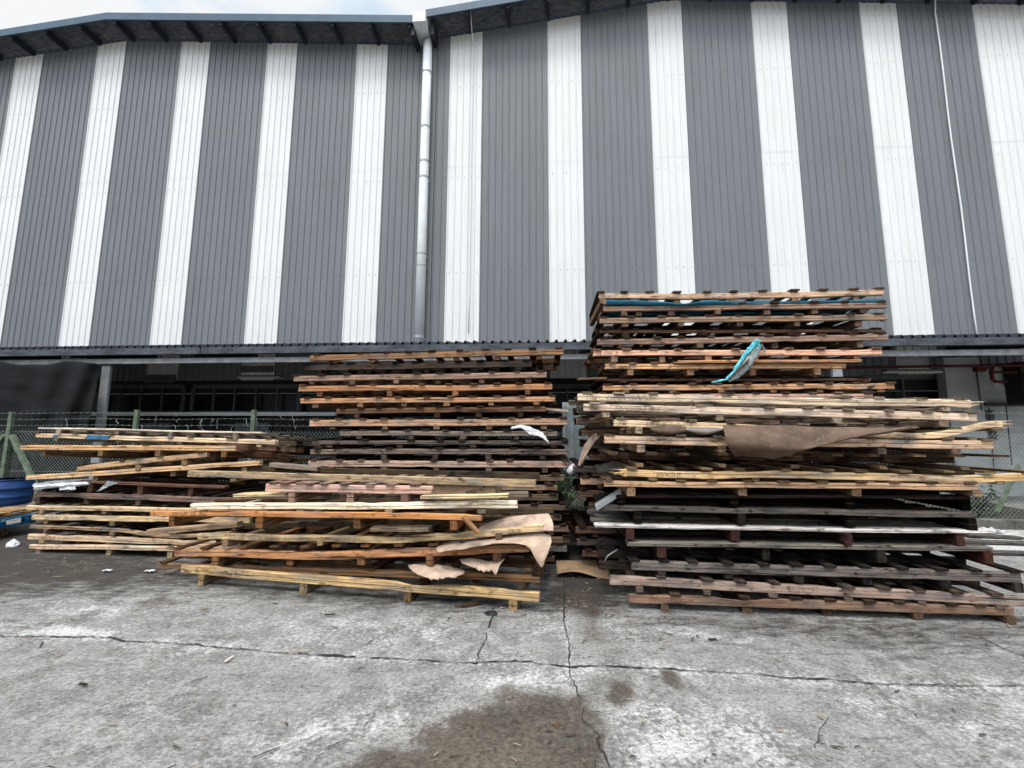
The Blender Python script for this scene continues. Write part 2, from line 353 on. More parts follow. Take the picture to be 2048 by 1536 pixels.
    # cracks, thin sheets just above the slab
    def ribbon(pts, w0, w1, jag, seed):
        P = gp(pts); rr = random.Random(seed); q = []
        for (ax, ay), (bx, by) in zip(P[:-1], P[1:]):
            n = max(2, int(math.hypot(bx - ax, by - ay) / .03))
            for i in range(n): t = i / n; q.append((ax + (bx - ax) * t, ay + (by - ay) * t))
        q.append(P[-1]); mb = MB(); vs = []; fs = []
        for i, (x, y) in enumerate(q):
            a = q[max(i - 1, 0)]; c2 = q[min(i + 1, len(q) - 1)]; dx, dy = c2[0] - a[0], c2[1] - a[1]; L = math.hypot(dx, dy) + 1e-9
            nx_, ny_ = -dy / L, dx / L; j = rr.gauss(0, jag) + .015 * noise.noise(Vector((x * 4, y * 4, seed)))
            w = (w0 + (w1 - w0) * abs(noise.noise(Vector((x * 3, y * 3, 5 + seed)))) * 2) * rr.uniform(.5, 1.3) / 2
            for s in (-1, 1): vs.append((x + nx_ * (j + s * w), y + ny_ * (j + s * w), .0085))
        for i in range(len(q) - 1):
            if noise.noise(Vector((q[i][0] * 1.6, q[i][1] * 1.6, seed * 3.3))) + .35 * noise.noise(Vector((q[i][0] * 9, q[i][1] * 9, seed))) < .44: fs.append((2 * i, 2 * i + 1, 2 * i + 3, 2 * i + 2))
        mb.add(vs, fs); o = mb.build('crack', CRACK, g)
    ribbon(CRK_A, .006, .016, .004, 1); ribbon(CRK_B, .004, .014, .006, 2); ribbon(CRK_C, .005, .012, .004, 3)
    ribbon([(1655, 1437), (1640, 1465), (1632, 1500)], .003, .006, .004, 4)
    ribbon([(1960, 1275), (2010, 1300), (2080, 1325)], .006, .01, .003, 5)
    return g
build_ground()

# ------------------------------------------------------------------ warehouses
def clad_panel(x0, x1, zb, ztop, M, parent, base, name, rib=.2, seam=9.53, screws=(12.0, 9.05, 6.1, 4.05), phase=0.0):
    mb = MB(); n = int(round((x1 - x0) / rib)); xs = [x0]
    for i in range(n):
        a = x0 + i * rib
        prof = [(a + .005, 0), (a + .018, .024), (a + .038, .024), (a + .051, 0), (a + .12, 0.0)]
        xs += prof
    pts = [(x0, 0)] + [p for p in xs[1:]] + [(x1, 0)]
    for lo, hi, out in ((zb, seam, 0.0), (seam - .12, None, .0018 if M is WHITE else .0008)):
        vs = []; fs = []
        for (x, d) in pts:
            zt = ztop(x) if hi is None else hi
            wob = .004 * noise.noise(Vector((x * 1.5, lo, 3)))
            vs.append(W(x, lo, d + out + wob * (hi is not None) + (.002 if hi is None and M is WHITE else 0))); vs.append(W(x, (lo + zt) / 2, d + out + wob)); vs.append(W(x, zt, d + out))
        for i in range(len(pts) - 1):
            a = 3 * i; fs += [(a, a + 3, a + 4, a + 1), (a + 1, a + 4, a + 5, a + 2)]
        mb.add(vs, fs)
    for z in list(screws) + [None]:
        for i in range(n):
            if random.random() < .2: continue
            x = x0 + i * rib + .12
            zz = (ztop(x) - .42) if z is None else z + .02 * (x - x0) * 0
            c = W(x, zz, .012); r = .0125
            mb.add([c + Vector((r * math.cos(t * 1.047), 0, r * math.sin(t * 1.047))) for t in range(6)], [(5, 4, 3, 2, 1, 0)], 1)
    return mb.build(name, [M, SCREW], parent, base)

def roof_parts(parent, base, xa, xp, xb, ztop, purl, right_end):
    # slab with overhang of half a metre; the sheet rises to the ridge xp
    mb = MB(); so = MB(); fa = MB()
    up, th = .20, .10
    segs = [(xa, xp), (xp, xb)]
    for a, b in segs:
        za, zb = ztop(a) + up, ztop(b) + up
        f = [W(a, za + .02, .62), W(b, zb + .02, .62), W(b, zb + .02, -9), W(a, za + .02, -9)]
        t = [p + Vector((0, 0, .06)) for p in f]
        mb.add(f + t, [(0, 3, 2, 1), (4, 5, 6, 7), (0, 1, 5, 4), (1, 2, 6, 5), (3, 0, 4, 7), (2, 3, 7, 6)])
        # foil lining, sagging between the purlins
        nx = max(6, int(abs(b - a) / .15)); vs = []; fs = []
        for i in range(nx + 1):
            x = a + (b - a) * i / nx; z = ztop(x) + up - .004
            for j in range(5):
                o = -.05 + .64 * j / 4
                vs.append(W(x, z - .03 * abs(math.sin(math.pi * (x - purl[0]) / purl[1])) - .02 * noise.noise(Vector((x * 5, o * 9, 1))) - .02, o))
        for i in range(nx):
            for j in range(4): q = i * 5 + j; fs.append((q, q + 5, q + 6, q + 1))
        so.add(vs, fs)
        fa.bar(W(a, za - .02, .66), W(b, zb - .02, .66), .05, .24)
    mb.build('roof_sheet', FASCIA, parent, base)
    so.build('foil_lining', FOIL, parent, base)
    fa.build('fascia', FASCIA, parent, base)
    x = purl[0]
    lo, hi = min(xa, xb), max(xa, xb)
    while x < hi:
        if x > lo + .1:
            z = ztop(x) + .06
            MB().bar(W(x, z, .62), W(x, z, -.02), .075, .2).build('purlin', STEELDARK, parent, base)
        x += purl[1]

def zL(x): return 14.45 - .0905 * abs(x + 12.9) if x > -12.9 else 14.45 - .088 * abs(x + 12.9)
def zR(x): return 14.49 - .109 * (4.68 - x) if x < 4.68 else 14.49 - .0985 * (x - 4.68)
ZB = 3.0
bl = W(-12, 0); br = W(6, 0)
WL = thing('warehouse', bl, 'left grey and white striped warehouse with a low gable and blue fascia', 'warehouse')
WR = thing('warehouse', br, 'right taller grey and white striped warehouse behind the right stacks', 'warehouse')
XL, PL = -4.9496, 2.9836
edges = []
for n in range(0, 6):
    x = XL - n * PL
    edges.append((x, x + 1.0, WHITE)); edges.append((x - 1.9836, x, GREY))
edges.append((-3.9496, -2.55, GREY))
for a, b, M in edges: clad_panel(a, b, ZB, zL, M, WL, bl, 'wall_panel')
XR = -1.9493
edges = [(-2.55, XR, GREY)]
for n in range(0, 6):
    x = XR + 3 * n
    edges.append((x, x + 1.0, WHITE)); edges.append((x + 1.0, x + 3.0, GREY))
for a, b, M in edges:
    if a > 12.9 and M is GREY: M = WHITE
    clad_panel(a, b, ZB, zR, M, WR, br, 'wall_panel')
roof_parts(WL, bl, -24.0, -12.9, -2.78, zL, (-17.45, 1.2), True)
roof_parts(WR, br, -2.55, 4.68, 17.0, zR, (-1.32, 1.2), False)
# corner flashing between the two halves
MB().bar(W(-2.46, ZB, .03), W(-2.46, 13.6, .03), .2, .05, Vector((0, 1, 0))).build('corner_flashing', GREY, WR, br)
# rain head and downpipe in the valley
mb = MB()
c = pl(850, 62, DW - .62)
rh = thing('rain_gutter', W(-2.6, 3.5), 'white rainwater box and long downpipe in the valley between both roofs', 'gutter')
rb = W(-2.6, 3.5)
MB().bar(W(-2.71, 13.66, .80), W(-2.71, 13.66, -.3), .38, .32).build('gutter_box', WHITEMETAL, rh, rb)
MB().bar(W(-2.96, 13.55, .58), W(-2.96, 13.55, .0), .10, .5).build('side_bracket', STEELDARK, rh, rb)
MB().bar(W(-2.40, 13.62, .5), W(-2.40, 13.62, .0), .12, .5).build('side_bracket', STEELDARK, rh, rb)
px = -2.60
mb = MB(); mb.tube([W(px, 13.45, .22), W(px, 11, .22), W(px, 8, .22), W(px, 3.75, .22)], .135, 12); mb.build('downpipe', WHITEMETAL, rh, rb, smooth=True)
for z in (12.35, 10.55, 9.45, 8.95, 6.6, 6.25, 4.15):
    mb = MB(); mb.tube([W(px, z - .025, .22), W(px, z + .025, .22)], .145, 12); mb.bar(W(px + .05, z, .2), W(px + .13, z - .03, .02), .03, .05)
    mb.build('pipe_clip', GALV, rh, rb)
def cable(name, pts, r, M, label, cat='cable', group=None):
    mb = MB(); mb.tube(pts, r, 6); b = Vector(pts[-1]); o = mb.build(name, M, None, b, True); return tag(o, label, cat, group)
P1 = pl(1870, 20, DW - .06); P2 = pl(1951, 672, DW - .06)
cable('wall_cable', [W(P1.x - .05, 14.2, .4), W(P1.x, 13.75, .1)] + [W(P1.x + .012 * math.sin(i * 1.3), 13.4 - i * .98, .06) for i in range(11)], .02, WHITEMETAL, 'thin white cable running down the grey cladding at far right')
xc = pl(943, 300, DW - .05).x
cable('wall_conduit', [W(xc, 14.3, .68), W(xc, 13.7, .35), W(xc, 13.45, .07)] + [W(xc, 13.3 - i * 1.0, .055) for i in range(10)], .013, WHITEMETAL, 'thin pale conduit down the white stripe right of the downpipe')

# ------------------------------------------------------------------ canopy and the dark ground floor
DC = 8.9
def CZ(x, z, out=0.0): return W(x, z, out, DC)
cb = CZ(0, 3.3)
CN = thing('canopy', cb, 'long lean-to canopy with ribbed metal edge and galvanised beam under the cladding', 'canopy')
zc = 3.46
mb = MB(); xs = np.arange(-22, 16, .2); pts = []
for x in xs: pts += [(x, 0), (x + .12, 0), (x + .145, .055), (x + .175, .055)]
pts.append((16, 0)); vs = []; fs = []
for x, d in pts:
    vs += [CZ(x, zc + d), CZ(x, zc + d + .42, -2.52), CZ(x, zc + d - .02), CZ(x, zc + d + .40, -2.52)]
for i in range(len(pts) - 1):
    a = 4 * i; fs += [(a, a + 1, a + 5, a + 4), (a + 2, a + 6, a + 7, a + 3), (a, a + 4, a + 6, a + 2)]
mb.add(vs, fs).build('roof_sheet', STEELDARK, CN, cb)
mb = MB(); mb.bar(CZ(-22, zc - .10, -.02), CZ(-7.2, zc - .10, -.02), .10, .15); mb.bar(CZ(-7.17, zc - .10, -.02), CZ(16, zc - .10, -.02), .10, .15)
mb.build('gutter', GUTTER, CN, cb)
mb = MB(); mb.bar(CZ(-22, zc - .30, -.18), CZ(16, zc - .30, -.18), .08, .115); mb.build('beam', GALV, CN, cb)
for i in range(12):
    x = -20 + i * 3.1; MB().bar(CZ(x, zc - .12, -.2), CZ(x, zc + .25, -2.4), .08, .16).build('rafter', STEELDARK, CN, cb)
for u in (189, 1692):
    x = pl(u, 760, DC - .0).x + .0
    MB().bar(CZ(x, 0, -.25), CZ(x, 3.08, -.25), .20, .06, Vector((0, 1, 0))).build('column', GALV, CN, cb)
lw = W(0, 0)
LW = thing('ground_floor_wall', lw, 'dark recessed ground floor wall with window rows under the canopy', 'wall')
# wall: band below and infill above, both in the shade-darkened cladding
def wb(x0, x1, z0, z1, M, name, out=0.0, th=.06):
    return MB().bar(W(x0, (z0 + z1) / 2, out), W(x1, (z0 + z1) / 2, out), th, z1 - z0).build(name, M, LW, lw)
wb(-22, 16.4, 0, 1.83, SHADECLAD, 'lower_wall', -.05); wb(-22, 16.4, 2.62, 3.9, SHADECLAD, 'upper_wall', -.05)
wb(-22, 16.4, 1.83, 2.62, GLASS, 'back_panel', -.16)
x = -21.9
mb = MB()
while x < 16:
    mb.bar(W(x, .02, .0), W(x, 1.8, .0), .05, .03, Vector((0, 1, 0))); x += .3
mb.build('wall_rib', SHADECLAD, LW, lw)
# paler sheets in the dark band
for u0, u1 in ((285, 345), (472, 540)):
    xa = pl(u0, 850, DW).x; xb = pl(u1, 850, DW).x; wb(xa, xb, .1, 1.76, simple('mid_grey_sheet', (.10, .105, .11, 1), .6), 'pale_panel', .035, .03)
for u0, u1, v0, v1 in ((291, 354, 750, 766), (482, 548, 732, 745), (1790, 1876, 717, 733)):
    a = pl(u0, v1, DW); b2 = pl(u1, v0, DW); wb(a.x, b2.x, a.z, b2.z, PALEWALL if u0 > 1000 else simple('dim_vent', (.12, .12, .115, 1), .6), 'wall_vent', .035, .03)
mb = MB(); a = pl(186, 828, DW - .1); b2 = pl(673, 828, DW - .1)
mb.bar(W(a.x, a.z, .1), W(b2.x, a.z, .1), .12, .10); mb.build('ledge', WHITEMETAL, LW, lw)
def window(u0, u1, v0, v1, n):
    a = pl(u0, v1, DW); b2 = pl(u1, v0, DW); f = MB(); t = .07
    f.bar(W(a.x, b2.z + .05, .02), W(b2.x, b2.z + .05, .02), .05, .12)
    f.bar(W(a.x, a.z, .02), W(b2.x, a.z, .02), .05, t)
    for i in range(n + 1):
        x = a.x + (b2.x - a.x) * i / n; f.bar(W(x, a.z + .04, .021), W(x, b2.z - .012, .021), .045 if 0 < i < n else .1, .04, Vector((0, 1, 0)))
    wo = f.build('window', FRAME, LW, lw)
    MB().bar(W(a.x + .02, (a.z + b2.z) / 2, -.03), W(b2.x - .02, (a.z + b2.z) / 2, -.03), .01, b2.z - a.z - .05).build('pane', GLASS, wo)
window(196, 370, 776, 824, 4); window(384, 600, 776, 824, 5); window(1000, 1180, 776, 824, 4); window(1730, 1882, 758, 826, 2)
# fluorescent fittings
for (u0, u1, v) in ((477, 563, 755), (1768, 1880, 744)):
    a = pl(u0, v, DW - .9); b2 = pl(u1, v, DW - .9); base = (a + b2) / 2
    t = thing('tube_light', base, 'unlit double tube light hanging under the canopy ' + ('left of middle stack' if u0 < 900 else 'right of right stack'), 'light', 'tube lights under the canopy')
    MB().bar(a + Vector((0, 0, .035)), b2 + Vector((0, 0, .035)), .16, .04).build('housing', FRAME, t, base)
    for dy in (-.05, .05): MB().tube([a + Vector((0, dy, 0)), b2 + Vector((0, dy, 0))], .022, 8).build('tube', TUBE, t, base)
    mb = MB()
    for s in (.15, .85): p = a.lerp(b2, s); mb.tube([p + Vector((0, 0, .05)), p + Vector((0, 0, .75))], .008, 4)
    mb.build('hanger', STEELDARK, t, base)
# right hand end: white walls, red pipes, tank, dark cabinet
rwb = W(13, 0)
RW = thing('white_wall', W(12.6, 0, .4), 'white plastered wall with pier and white sheeting at far right under canopy', 'wall')
rwb = W(12.6, 0, .4)
def rw(u0, u1, v0, v1, out, M, name, th=.1):
    a = pl(u0, v1, DW - out); b2 = pl(u1, v0, DW - out)
    return MB().bar(W(a.x, (a.z + b2.z) / 2, out), W(b2.x, (a.z + b2.z) / 2, out), th, b2.z - a.z).build(name, M, RW, rwb)
rw(1884, 2300, 812, 1010, .10, PALEWALL, 'lower_wall'); rw(1884, 1955, 716, 815, .12, PALEWALL, 'wall_panel'); rw(1958, 2012, 740, 810, .10, PALEWALL, 'wall_panel')
rw(1914, 1948, 716, 1000, .28, PALEWALL, 'pier', .2)
rw(2012, 2040, 744, 803, .12, GREY, 'louvre'); rw(1965, 2300, 806, 811, .22, STEELDARK, 'ledge', .2)
rw(1962, 1988, 820, 880, .35, FRAME, 'notice_board', .04)
mb = MB()
for u, v0, v1 in ((1952, 735, 820), (1978, 815, 960), (2012, 812, 930)):
    a = pl(u, v0, DW - .42); b2 = pl(u + 12, v1, DW - .42); mb.tube([a, a.lerp(b2, .4), b2], .012, 5)
mb.build('cable_run', STEELDARK, RW, rwb)
mb = MB()
a = pl(1650, 736, DW - 1.2); b2 = pl(2200, 728, DW - 1.2); mb.tube([a, b2], .035, 8)
c1 = [pl(u, v, DW - 1.15) for u, v in ((1985, 731), (1983, 745), (1984, 757), (1990, 763), (2002, 764), (2012, 762))]
mb.tube(c1, .035, 8); c2 = [pl(u, v, DW - 1.18) for u, v in ((2034, 745), (1990, 744))]; mb.tube(c2, .025, 8); mb.bar(pl(1949, 738, DW - 1.1), pl(1968, 738, DW - 1.1), .1, .12)
o = mb.build('fire_pipe', RED, None, a); tag(o, 'dark red sprinkler pipe under the canopy at right', 'pipe')
c = pl(2000, 752, DW - .6); mb = MB(); prof = [(-.32, .0), (-.30, .12), (-.2, .17), (.2, .17), (.30, .12), (.32, 0)]
mb.tube([c + Vector((0, 0, z)) for z, r in prof], [max(r, .01) for z, r in prof], 14); tag(mb.build('water_tank', WHITEMETAL, None, c, True), 'small white tank behind the red pipe bend', 'tank')
c = pl(2046, 766, DW - 1.0); mb = MB(); mb.bar(c + Vector((0, 0, -.5)), c + Vector((0, 0, .42)), .45, .35, Vector((0, 1, 0))); mb.bar(c + Vector((-.02, -.02, .43)), c + Vector((-.02, -.02, .47)), .5, .4, Vector((0, 1, 0)))
mb.bar(c + Vector((-.18, -.19, -.2)), c + Vector((-.18, -.19, .2)), .03, .03, Vector((0, 1, 0)))
tag(mb.build('meter_cabinet', simple('dark_brown_paint', (.03, .02, .02, 1), .6), None, c), 'dark brown cabinet at right edge under canopy', 'cabinet')

# shade net hanging at left
def grid_mesh(name, f, nu, nv, M, base, smooth=True, parent=None, thick=0.0):
    mb = MB(); vs = [f(i / nu, j / nv) for j in range(nv + 1) for i in range(nu + 1)]; fs = []
    for j in range(nv):
        for i in range(nu): a = j * (nu + 1) + i; fs.append((a, a + 1, a + nu + 2, a + nu + 1))
    mb.add(vs, fs); o = mb.build(name, M, parent, base, smooth)
    if thick: md = o.modifiers.new('thick', 'SOLIDIFY'); md.thickness = thick; md.offset = 0
    return o
def netf(s, t):
    u = -260 + s * 466; vt = 722 + 9 * math.sin(min(1, max(0, (u - 0) / 130)) * math.pi) * (0 < u < 130) + (0 if u < 150 else (u - 150) * .12)
    right = 205 - 30 * t ** .8
    u = -260 + s * (right + 260); v = vt + (868 - vt) * t
    fold = .09 * math.sin(9 * s * s * 3 + t * 3) * s ** 3 + .04 * noise.noise(Vector((s * 14, t * 5, 1))) + .05 * t * noise.noise(Vector((s * 5, t * 12, 7)))
    return pl(u, v, DC - .16 + fold * .8)
o = grid_mesh('shade_net', netf, 60, 30, NET, pl(90, 868, DC), thick=.004); tag(o, 'black shade net curtain hung from the canopy at far left', 'net')

# ------------------------------------------------------------------ fence
DF = 7.6
def FP(x, z, out=0.0): return W(x, z, out, DF)
fb = FP(-3, 0)
FN = thing('chainlink_fence', fb, 'green chain-link fence with barbed wire running behind all the stacks', 'fence')
mb = MB(); x0, x1, zt, zb_ = -15.5, 10.5, 1.5, .06; pitch = .0707
n = int((x1 - x0 + zt) / pitch) + 1
for i in range(n):
    for s in (1, -1):
        xa = x0 + i * pitch - (zt - zb_ if s == 1 else 0) ; za, xb2, zb2 = zb_, xa + (zt - zb_), zt
        if s == -1: za, zb2 = zt, zb_
        def wob(x, z): return .012 * noise.noise(Vector((x * 1.3, z * 2, 4)))
        pts = []
        for t in (0, .25, .5, .75, 1):
            x = xa + (xb2 - xa) * t; z = za + (zb2 - za) * t
            pts.append(FP(x + wob(x, z), z + .02 * noise.noise(Vector((x * .7, 0, 0))), (.004 if s == 1 else -.004) + .03 * noise.noise(Vector((x * .8, z, 9)))))
        mb.tube(pts, .0023, 3, caps=False)
for i in range(n):
    x = x0 + i * pitch; mb.tube([FP(x - .012, zt - .01), FP(x, zt + .022), FP(x + .012, zt - .01)], .0025, 3, caps=False)
mb.build('mesh', WIRE, FN, fb)
def post(u, vtop, lean=0.0):
    p = pl(u, vtop, DF); x = p.x
    MB().bar(FP(x, 0, .06), FP(x, p.z, .06), .07, .06, Vector((0, 1, 0))).build('post', GREENPOST, FN, fb); return x
xp1 = post(32, 824); post(281, 820); post(513, 820); post(1240, 822); post(2120, 830)
for s in (-1, 1): MB().bar(FP(xp1 + s * .08, 1.42, .07), FP(xp1 + s * 1.02, .05, .07), .07, .07, Vector((0, 1, 0))).build('brace', GREENPOST, FN, fb)
a = pl(2030, 962, DF - .05); MB().bar(FP(a.x + .06, 1.0, .08), FP(a.x - .36, .25, .08), .045, .045, Vector((0, 1, 0))).build('brace', GREENPOST, FN, fb)
for z in (1.62, 1.74, 1.86):
    mb = MB(); pts = [FP(x, z + .012 * math.sin(x * 2.1), .06) for x in np.arange(x0, x1, .5)]; mb.tube(pts, .003, 3, caps=False)
    for x in np.arange(x0, x1, .13):
        mb.bar(FP(x, z - .018, .06), FP(x + .012, z + .02, .06), .003, .003)
    mb.build('barbed_wire', WIRE, FN, fb)
mb = MB(); mb.tube([FP(x, .72, .01) for x in np.arange(x0, x1, .5)], .004, 3, caps=False); mb.build('tension_wire', WIRE, FN, fb)
rr = random.Random(5)
for i in range(20):
    u = rr.choice([rr.uniform(300, 480), rr.uniform(140, 660)]); z = rr.choice((1.62, 1.74, 1.86)); p = pl(u, 830, DF); L = rr.uniform(.06, .2)
    pts = [FP(p.x, z + .01, .075)]
    for k in range(4): pts.append(pts[-1] + Vector((rr.uniform(-.03, .035), rr.uniform(-.01, .01), -L / 4)))
    MB().tube(pts, .0035, 4).build('plastic_shred', GALV, FN, fb)
# kerb behind the fence, drain and planting
kb = FP(0, 0)
mb = MB()
for i in range(22):
    x = -12 + i * 1.0; mb.bar(FP(x + .004, .06, .12), FP(x + .996, .06 + .004 * math.sin(i * 3), .12), .16, .16)
k_ = mb.build('kerb', KERB, None, kb); k_['kind'] = 'structure'
mb = MB(); a = FP(-12, .0, -.04); 
mb.add([FP(-12, .012, -.05), FP(10, .012, -.05), FP(10, .05, -3.0), FP(-12, .05, -3.0)], [(0, 1, 2, 3)]); o = mb.build('verge', simple('verge_soil', (.045, .04, .03, 1), .95, var=.6, scale=4, bmp=.8, dirt=(.04, .055, .02, 1)), None, kb); o['kind'] = 'structure'
def leaf(mb, p, d, L, w, mi=0):
    d = d.normalized(); s = d.cross(Vector((0, 0, 1))); s = s.normalized() if s.length > .01 else Vector((1, 0, 0)); nrm = s.cross(d)
    mb.add([p, p + d * L * .45 + s * w / 2 + nrm * .1 * L, p + d * L - nrm * .15 * L, p + d * L * .45 - s * w / 2 + nrm * .1 * L], [(0, 1, 2, 3)], mi)
def shrub(name, c, r, h, n, L, label, seed, M1=LEAF, M2=LEAFD):
    rr = random.Random(seed); t = thing(name, c, label, 'plant'); st = MB(); fo = MB()
    for i in range(max(3, n // 40)):
        a = rr.uniform(0, 6.28); e = c + Vector((math.cos(a) * r * rr.uniform(.2, .8), math.sin(a) * r * .5, h * rr.uniform(.5, 1)))
        mid = c.lerp(e, .5) + Vector((rr.uniform(-.03, .03), 0, .05)); st.tube([c, mid, e], [.012, .008, .004], 5)
        for k in range(40):
            q = c.lerp(mid, .4).lerp(e, rr.random()) + Vector((rr.gauss(0, r * .28), rr.gauss(0, r * .25), rr.gauss(0, h * .14)))
            if q.z < .02: q.z = .04
            leaf(fo, q, Vector((rr.uniform(-1, 1), rr.uniform(-1, .6), rr.uniform(-.5, .8))), L * rr.uniform(.6, 1.2), L * .4, rr.randint(0, 1))
    st.build('stem', BARK, t, c); fo.build('foliage', [M1, M2], t, c)
shrub('bush', FP(7.95, .05, -.3), .34, .62, 240, .10, 'leafy green bush behind the kerb at right edge', 1)
shrub('bush', FP(7.2, .03, -.25), .3, .16, 160, .06, 'low green weeds along the kerb right of stacks', 2)
shrub('bush', FP(.95, .05, -.4), .35, .75, 240, .16, 'dark green broad-leaved plant behind fence between the two stacks', 3, simple('bright_leaf', (.09, .16, .03, 1), .5, bmp=0), LEAFD)
# pale sheet leaning behind the fence in the gap between the stacks
a = pl(1126, 948, DF + .5); b2 = pl(1178, 815, DF + .5)
def shf(s, t):
    return W(a.x + (b2.x - a.x) * s + .02 * noise.noise(Vector((0, t * 9, 2))) * (s > .9), (a.z if a.z > .2 else .2) + .06 * noise.noise(Vector((s * 6, 0, 1))) * (1 - t) + (b2.z + .1 - a.z) * t, .03 * math.sin(s * 22), DF + .5)
o = grid_mesh('metal_sheet', shf, 24, 10, simple('grey_sheet', (.17, .185, .19, 1), .5, var=.25), a, thick=.004); tag(o, 'pale grey ribbed sheet standing behind the fence between the stacks', 'metal sheet')

# ------------------------------------------------------------------ pallets
def beam_mesh(name, L, h, w, seed, sag=0.0, nseg=14, rough=.004, fray=0, bow=0.0, crown=None, split=False):
    """a rough sawn board, its length along x, centred on the origin"""
    r = random.Random(seed); mb = MB(); vs = []; fs = []; ch = min(h, w) * .1
    sec = [(-w / 2 + ch, -h / 2), (w / 2 - ch, -h / 2), (w / 2, -h / 2 + ch), (w / 2, h / 2 - ch), (w / 2 - ch, h / 2), (-w / 2 + ch, h / 2), (-w / 2, h / 2 - ch), (-w / 2, -h / 2 + ch)]
    for i in range(nseg + 1):
        t = i / nseg; x = -L / 2 + L * t
        dz = -sag * math.sin(math.pi * t) + rough * 1.6 * noise.noise(Vector((x * 1.1, seed * 3.1, 0))); dy = bow * math.sin(math.pi * t) + rough * noise.noise(Vector((x * 1.3, seed * 1.7, 9)))
        if crown: dz += crown(t)
        for q, (y, z) in enumerate(sec):
            e = rough * .5 * noise.noise(Vector((x * 4, q * 5.3, seed * 2.3)))
            if nseg > 20:
                if 3 <= q <= 4 or q == 5 or q == 6: e -= h * min(.5, max(0, noise.noise(Vector((x * 2.7, seed * 1.3, 4))) - .30) * 1.0) * (1 if q in (3, 4) else .4)
                else: e += h * min(.45, max(0, noise.noise(Vector((x * 3.1, seed * 1.9, 8))) - .32) * 1.0) * (1 if q in (1, 2) else .5)
            ex = r.uniform(-1, 1) * .006 if i in (0, nseg) else 0
            vs.append((x + ex, y + dy + e * .5, z + dz + e))
    for i in range(nseg):
        for q in range(8): k = (q + 1) % 8; fs.append((i * 8 + q, i * 8 + k, (i + 1) * 8 + k, (i + 1) * 8 + q))
    fs.append(tuple(range(7, -1, -1))); fs.append(tuple(nseg * 8 + q for q in range(8)))
    mb.add(vs, fs)
    def splinters(xe, s, n, dzz):
        for _ in range(n):
            z = r.uniform(-h / 2, h / 2) * .9 + dzz; y = r.uniform(-w / 2, w / 2) * .8; l = r.uniform(.02, .13); t = r.uniform(.004, .014)
            a = Vector((xe - s * .03, y, z)); b = Vector((xe + s * l, y + r.uniform(-.01, .01), z + r.uniform(-.03, .03)))
            mb.add([a + Vector((0, -t, -t)), a + Vector((0, t, -t)), a + Vector((0, t, t)), a + Vector((0, -t, t)), b], [(0, 1, 4), (1, 2, 4), (2, 3, 4), (3, 0, 4)])
    if fray in (1, 3): splinters(-L / 2, -1, 12, 0)
    if fray in (2, 3): splinters(L / 2, 1, 12, crown(1) if crown else 0)
    me = bpy.data.meshes.new(name); me.from_pydata([tuple(x) for x in mb.v], [], mb.f); me.materials.append(WOOD); return me
SLATS = [beam_mesh('slat', 1.0, .02, .085, 100 + i, nseg=6, rough=.003, bow=random.uniform(-.008, .008)) for i in range(6)]
BEARERS = [beam_mesh('bearer', 1.0, .06, .07, 200 + i, nseg=5, rough=.004) for i in range(6)]
def tintvar(c, r, a=.13):
    k = 1 + r.uniform(-a, a); return (c[0] * k, c[1] * k * (1 + r.uniform(-.03, .03)), c[2] * k * (1 + r.uniform(-.06, .06)), 1)
GLYPH = {'0': [[(.2, 0), (0, .3), (.05, .9), (.35, 1), (.5, .6), (.4, .1), (.2, 0)]], '1': [[(.3, 1), (.2, 0)]], '2': [[(0, .8), (.25, 1), (.45, .75), (0, 0), (.5, .05)]], '3': [[(0, .9), (.35, 1), (.4, .7), (.15, .5), (.45, .3), (.25, 0), (0, .1)]],
 '5': [[(.5, 1), (.12, 1), (.05, .55), (.4, .5), (.4, .1), (0, 0)]], '6': [[(.45, 1), (.1, .5), (.1, .1), (.4, .05), (.42, .4), (.1, .4)]], '7': [[(0, .95), (.5, 1), (.2, 0)]], '8': [[(.25, .5), (.02, .8), (.3, 1), (.45, .8), (.25, .5), (0, .2), (.2, 0), (.45, .2), (.25, .5)]], '9': [[(.4, .9), (.1, .95), (.05, .6), (.4, .6), (.42, .95), (.3, 0)]],
 'm': [[(0, 0), (.06, .5), (.06, .3), (.2, .55), (.24, 0), (.26, .3), (.42, .55), (.46, 0)]], '/': [[(.4, 1.1), (0, -.15)]], 'x': [[(0, .1), (.35, .6)], [(0, .6), (.35, .1)]], '-': [[(.05, .45), (.35, .45)]], '.': [[(.1, 0), (.16, .05)]], 'N': [[(0, 0), (.1, 1), (.35, 0), (.5, 1)]], 'B': [[(0, 0), (.05, 1), (.4, .8), (.08, .5), (.45, .25), (0, 0)]], 'c': [[(.4, .5), (.1, .45), (.08, .1), (.4, .05)]], 's': [[(.4, .55), (.1, .45), (.35, .2), (.05, 0)]], 'p': [[(0, -.3), (.08, .5), (.35, .5), (.35, .15), (.05, .1)]], ' ': []}
def writing(text, size, seed, y=0.0):
    r = random.Random(seed); mb = MB(); x = 0; wd = .003
    for ch in text:
        for st in GLYPH.get(ch, []):
            P = [(x + (a + .12 * b) * size * .8 + r.uniform(-.04, .04) * size, b * size + r.uniform(-.04, .04) * size) for a, b in st]
            for (ax, az), (bx, bz) in zip(P[:-1], P[1:]):
                dx, dz = bx - ax, bz - az; L = math.hypot(dx, dz) + 1e-6; nx, nz = -dz / L * wd / 2, dx / L * wd / 2
                mb.add([(ax + nx, y, az + nz), (ax - nx, y, az - nz), (bx - nx, y, bz - nz), (bx + nx, y, bz + nz)], [(0, 1, 2, 3)])
        x += size * (.55 if ch != ' ' else .9)
    return mb
